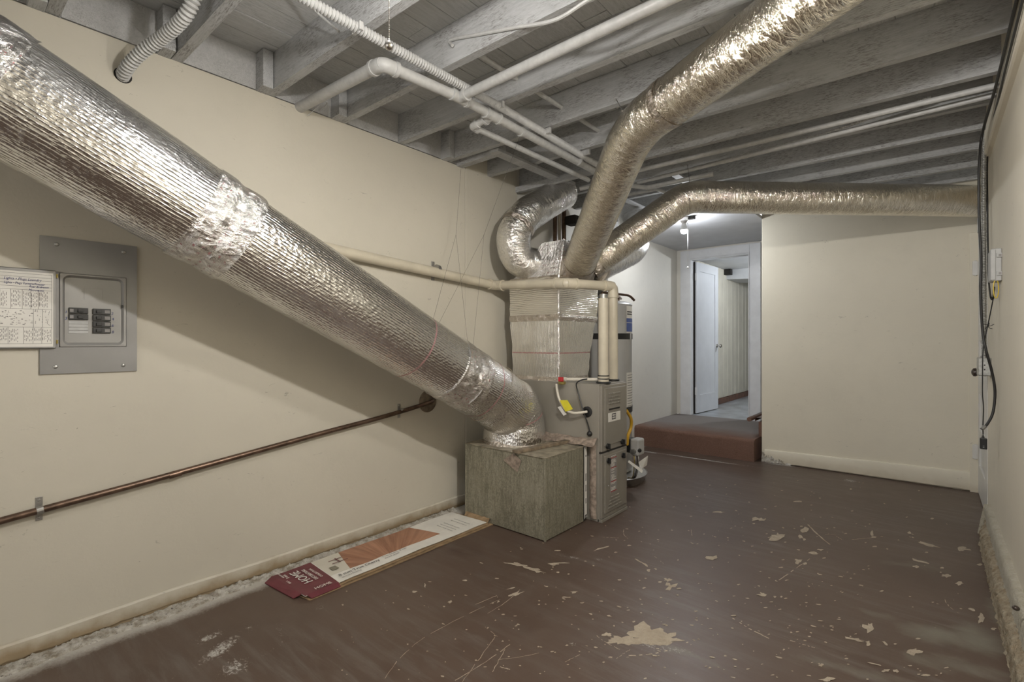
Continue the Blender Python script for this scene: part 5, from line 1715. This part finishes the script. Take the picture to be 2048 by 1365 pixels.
for a in ((1245, 1281, 62, 20, 26, .5), (1292, 1268, 62, 34, 30, .5), (1325, 1276, 60, 24, 26, .5), (1300, 1282, 110, 12, 26, .6), (1215, 1270, 18, 8, 14, .5), (1350, 1282, 30, 6, 12, .5),
          (1040, 1131, 52, 6, 18, .5, .25), (1065, 1139, 40, 5, 16, .5, .25), (1020, 1128, 26, 2.5, 10, .4, .1), (1074, 1144, 10, 6, 10, .4), (1106, 1130, 20, 5, 12, .5), (1125, 1127, 30, 2, 10, .5), (1116, 1146, 8, 3, 8, .3),
          (930, 1162, 10, 3, 9, .3), (899, 1205, 9, 5, 9, .5, -.5), (829, 1185, 10, 4, 9, .4), (850, 1172, 4, 8, 9, .5), (860, 1165, 7, 2, 8, .4), (1147, 1186, 14, 4, 10, .5), (1133, 1196, 22, 2.5, 10, .5), (1030, 1190, 24, 6, 12, .7, -.3), (1022, 1178, 16, 3, 9, .5, -.3),
          (1218, 1233, 10, 4, 9, .4), (1165, 1207, 8, 3, 8, .4), (1555, 1073, 32, 12, 16, .6), (1548, 1080, 18, 6, 12, .5), (1610, 1061, 15, 9, 12, .4), (1601, 1075, 10, 7, 10, .4), (1608, 1080, 8, 4, 8, .4),
          (1628, 1107, 20, 5, 12, .5), (1640, 1100, 14, 3, 9, .5), (1596, 1123, 14, 8, 12, .5), (1610, 1128, 9, 6, 9, .4), (1744, 1067, 6, 10, 9, .4), (1747, 1075, 10, 4, 8, .4), (1819, 1066, 8, 5, 8, .3), (1749, 1094, 10, 3, 8, .3),
          (1926, 1099, 26, 8, 12, .5), (1855, 1090, 34, 4, 12, .6, .25), (1835, 1122, 30, 4, 12, .5, .25), (1832, 1134, 12, 5, 9, .4), (1893, 1152, 16, 6, 12, .5), (1920, 1168, 14, 6, 10, .5), (1884, 1137, 7, 3, 8, .3), (1960, 1130, 12, 4, 8, .4),
          (1964, 1239, 16, 16, 14, .6), (1988, 1259, 12, 5, 9, .4), (1945, 1221, 16, 4, 9, .4, .25), (1828, 1304, 26, 14, 16, .5), (1738, 1255, 18, 16, 14, .8), (1712, 1281, 30, 5, 14, .7, .2), (1736, 1290, 9, 8, 10, .4), (1770, 1288, 10, 7, 10, .5, .6),
          (1642, 1332, 10, 5, 9, .4), (1655, 1361, 24, 7, 12, .6), (1770, 1343, 16, 6, 10, .5), (1792, 1344, 12, 7, 10, .4), (1852, 1352, 18, 4, 9, .4), (1750, 1330, 28, 3, 9, .4, .2), (1525, 1190, 16, 8, 12, .6), (1550, 1195, 7, 4, 8, .3), (1563, 1195, 5, 4, 8, .3),
          (1426, 1117, 20, 8, 12, .7), (1518, 1040, 20, 8, 12, .7), (1340, 1172, 24, 12, 12, .8), (1335, 1160, 16, 7, 12, .7), (1320, 1165, 10, 3, 8, .4), (1440, 1025, 22, 3, 9, .5), (1290, 1130, 12, 5, 9, .4, .6), (1297, 1142, 8, 5, 8, .4), (1276, 1122, 14, 3, 8, .4, .5),
          (1702, 979, 5, 3, 8, .3), (1838, 982, 4, 2, 8, .3), (1597, 1004, 18, 3, 9, .5), (1865, 1038, 8, 3, 8, .3), (1115, 1102, 14, 2, 8, .3), (1205, 1097, 22, 3, 9, .6, -.3)):
    chip_px(*a[:4], n=a[4], jag=a[5], tilt=a[6] if len(a) > 6 else 0.0)
for k in range(420):       # scattered flecks, thicker towards the middle and right
    u = R.gauss(1500, 260); v = R.uniform(960, 1360)
    if v < 1000 and u < 1290: continue
    if u > 1930 or u < 800: continue
    c = onZ(u, v, 0)
    if c.x > XR - .09: continue
    s_ = R.uniform(1.5, 5.0) * (v - 640) / 500
    chip_px(u, v, s_ * R.uniform(.8, 2.0), s_ * .5, 7, .4, R.uniform(-.2, .3))
for k in range(90):
    u = R.uniform(650, 1200); v = R.uniform(1130, 1362); s_ = R.uniform(1.0, 3.0)
    if u < 1000 and v < 1180: continue
    chip_px(u, v, s_ * 1.6, s_, 7, .4)
for a in ((985, 1345, 1010, 1300, 1.3, 0, .1), (910, 1362, 1020, 1290, 1.4, .02, .1), (925, 1365, 990, 1275, 1.2, 0, .2), (770, 1358, 850, 1275, 1.2, -.06, .15), (850, 1275, 1000, 1200, 1.1, -.02, .2), (951, 1210, 994, 1192, 1.4, 0, 0), (1000, 1320, 1078, 1307, 1.0, .03, .2),
          (972, 1300, 990, 1275, 1.0, 0, .2), (970, 1255, 995, 1274, 1.0, 0, .3), (975, 1228, 1040, 1180, 1.0, .04, .2), (1000, 1335, 1020, 1340, 2.5, 0, 0), (1250, 1312, 1340, 1300, 3, .06, .4), (1130, 1325, 1160, 1310, 1.2, 0, .2), (1616, 1050, 1660, 1090, 3.0, .02, .0),
          (1650, 1070, 1672, 1071, 1.2, 0, .0), (1672, 1073, 1684, 1080, 1.2, 0, 0), (1704, 1080, 1748, 1076, 1.4, 0, 0), (1545, 1170, 1625, 1115, 1.6, 0, .4), (1465, 1237, 1538, 1278, 2.6, .04, .3), (1580, 1282, 1630, 1297, 1.8, 0, .4), (1205, 1075, 1240, 1077, 1.2, 0, .2),
          (1248, 1060, 1256, 1078, 1.2, .1, .1), (1382, 1060, 1384, 1072, 1.2, 0, 0), (1190, 1270, 1240, 1300, 1.4, .05, .3), (1230, 1320, 1260, 1300, 1.0, 0, .2), (1300, 1105, 1330, 1130, 1.0, .02, .5), (1890, 1200, 1922, 1230, 1.4, .1, .4)):
    scratch(*a)
co = ch.build('chipped_paint', M['chip'], floor)
co['kind'] = 'stuff'
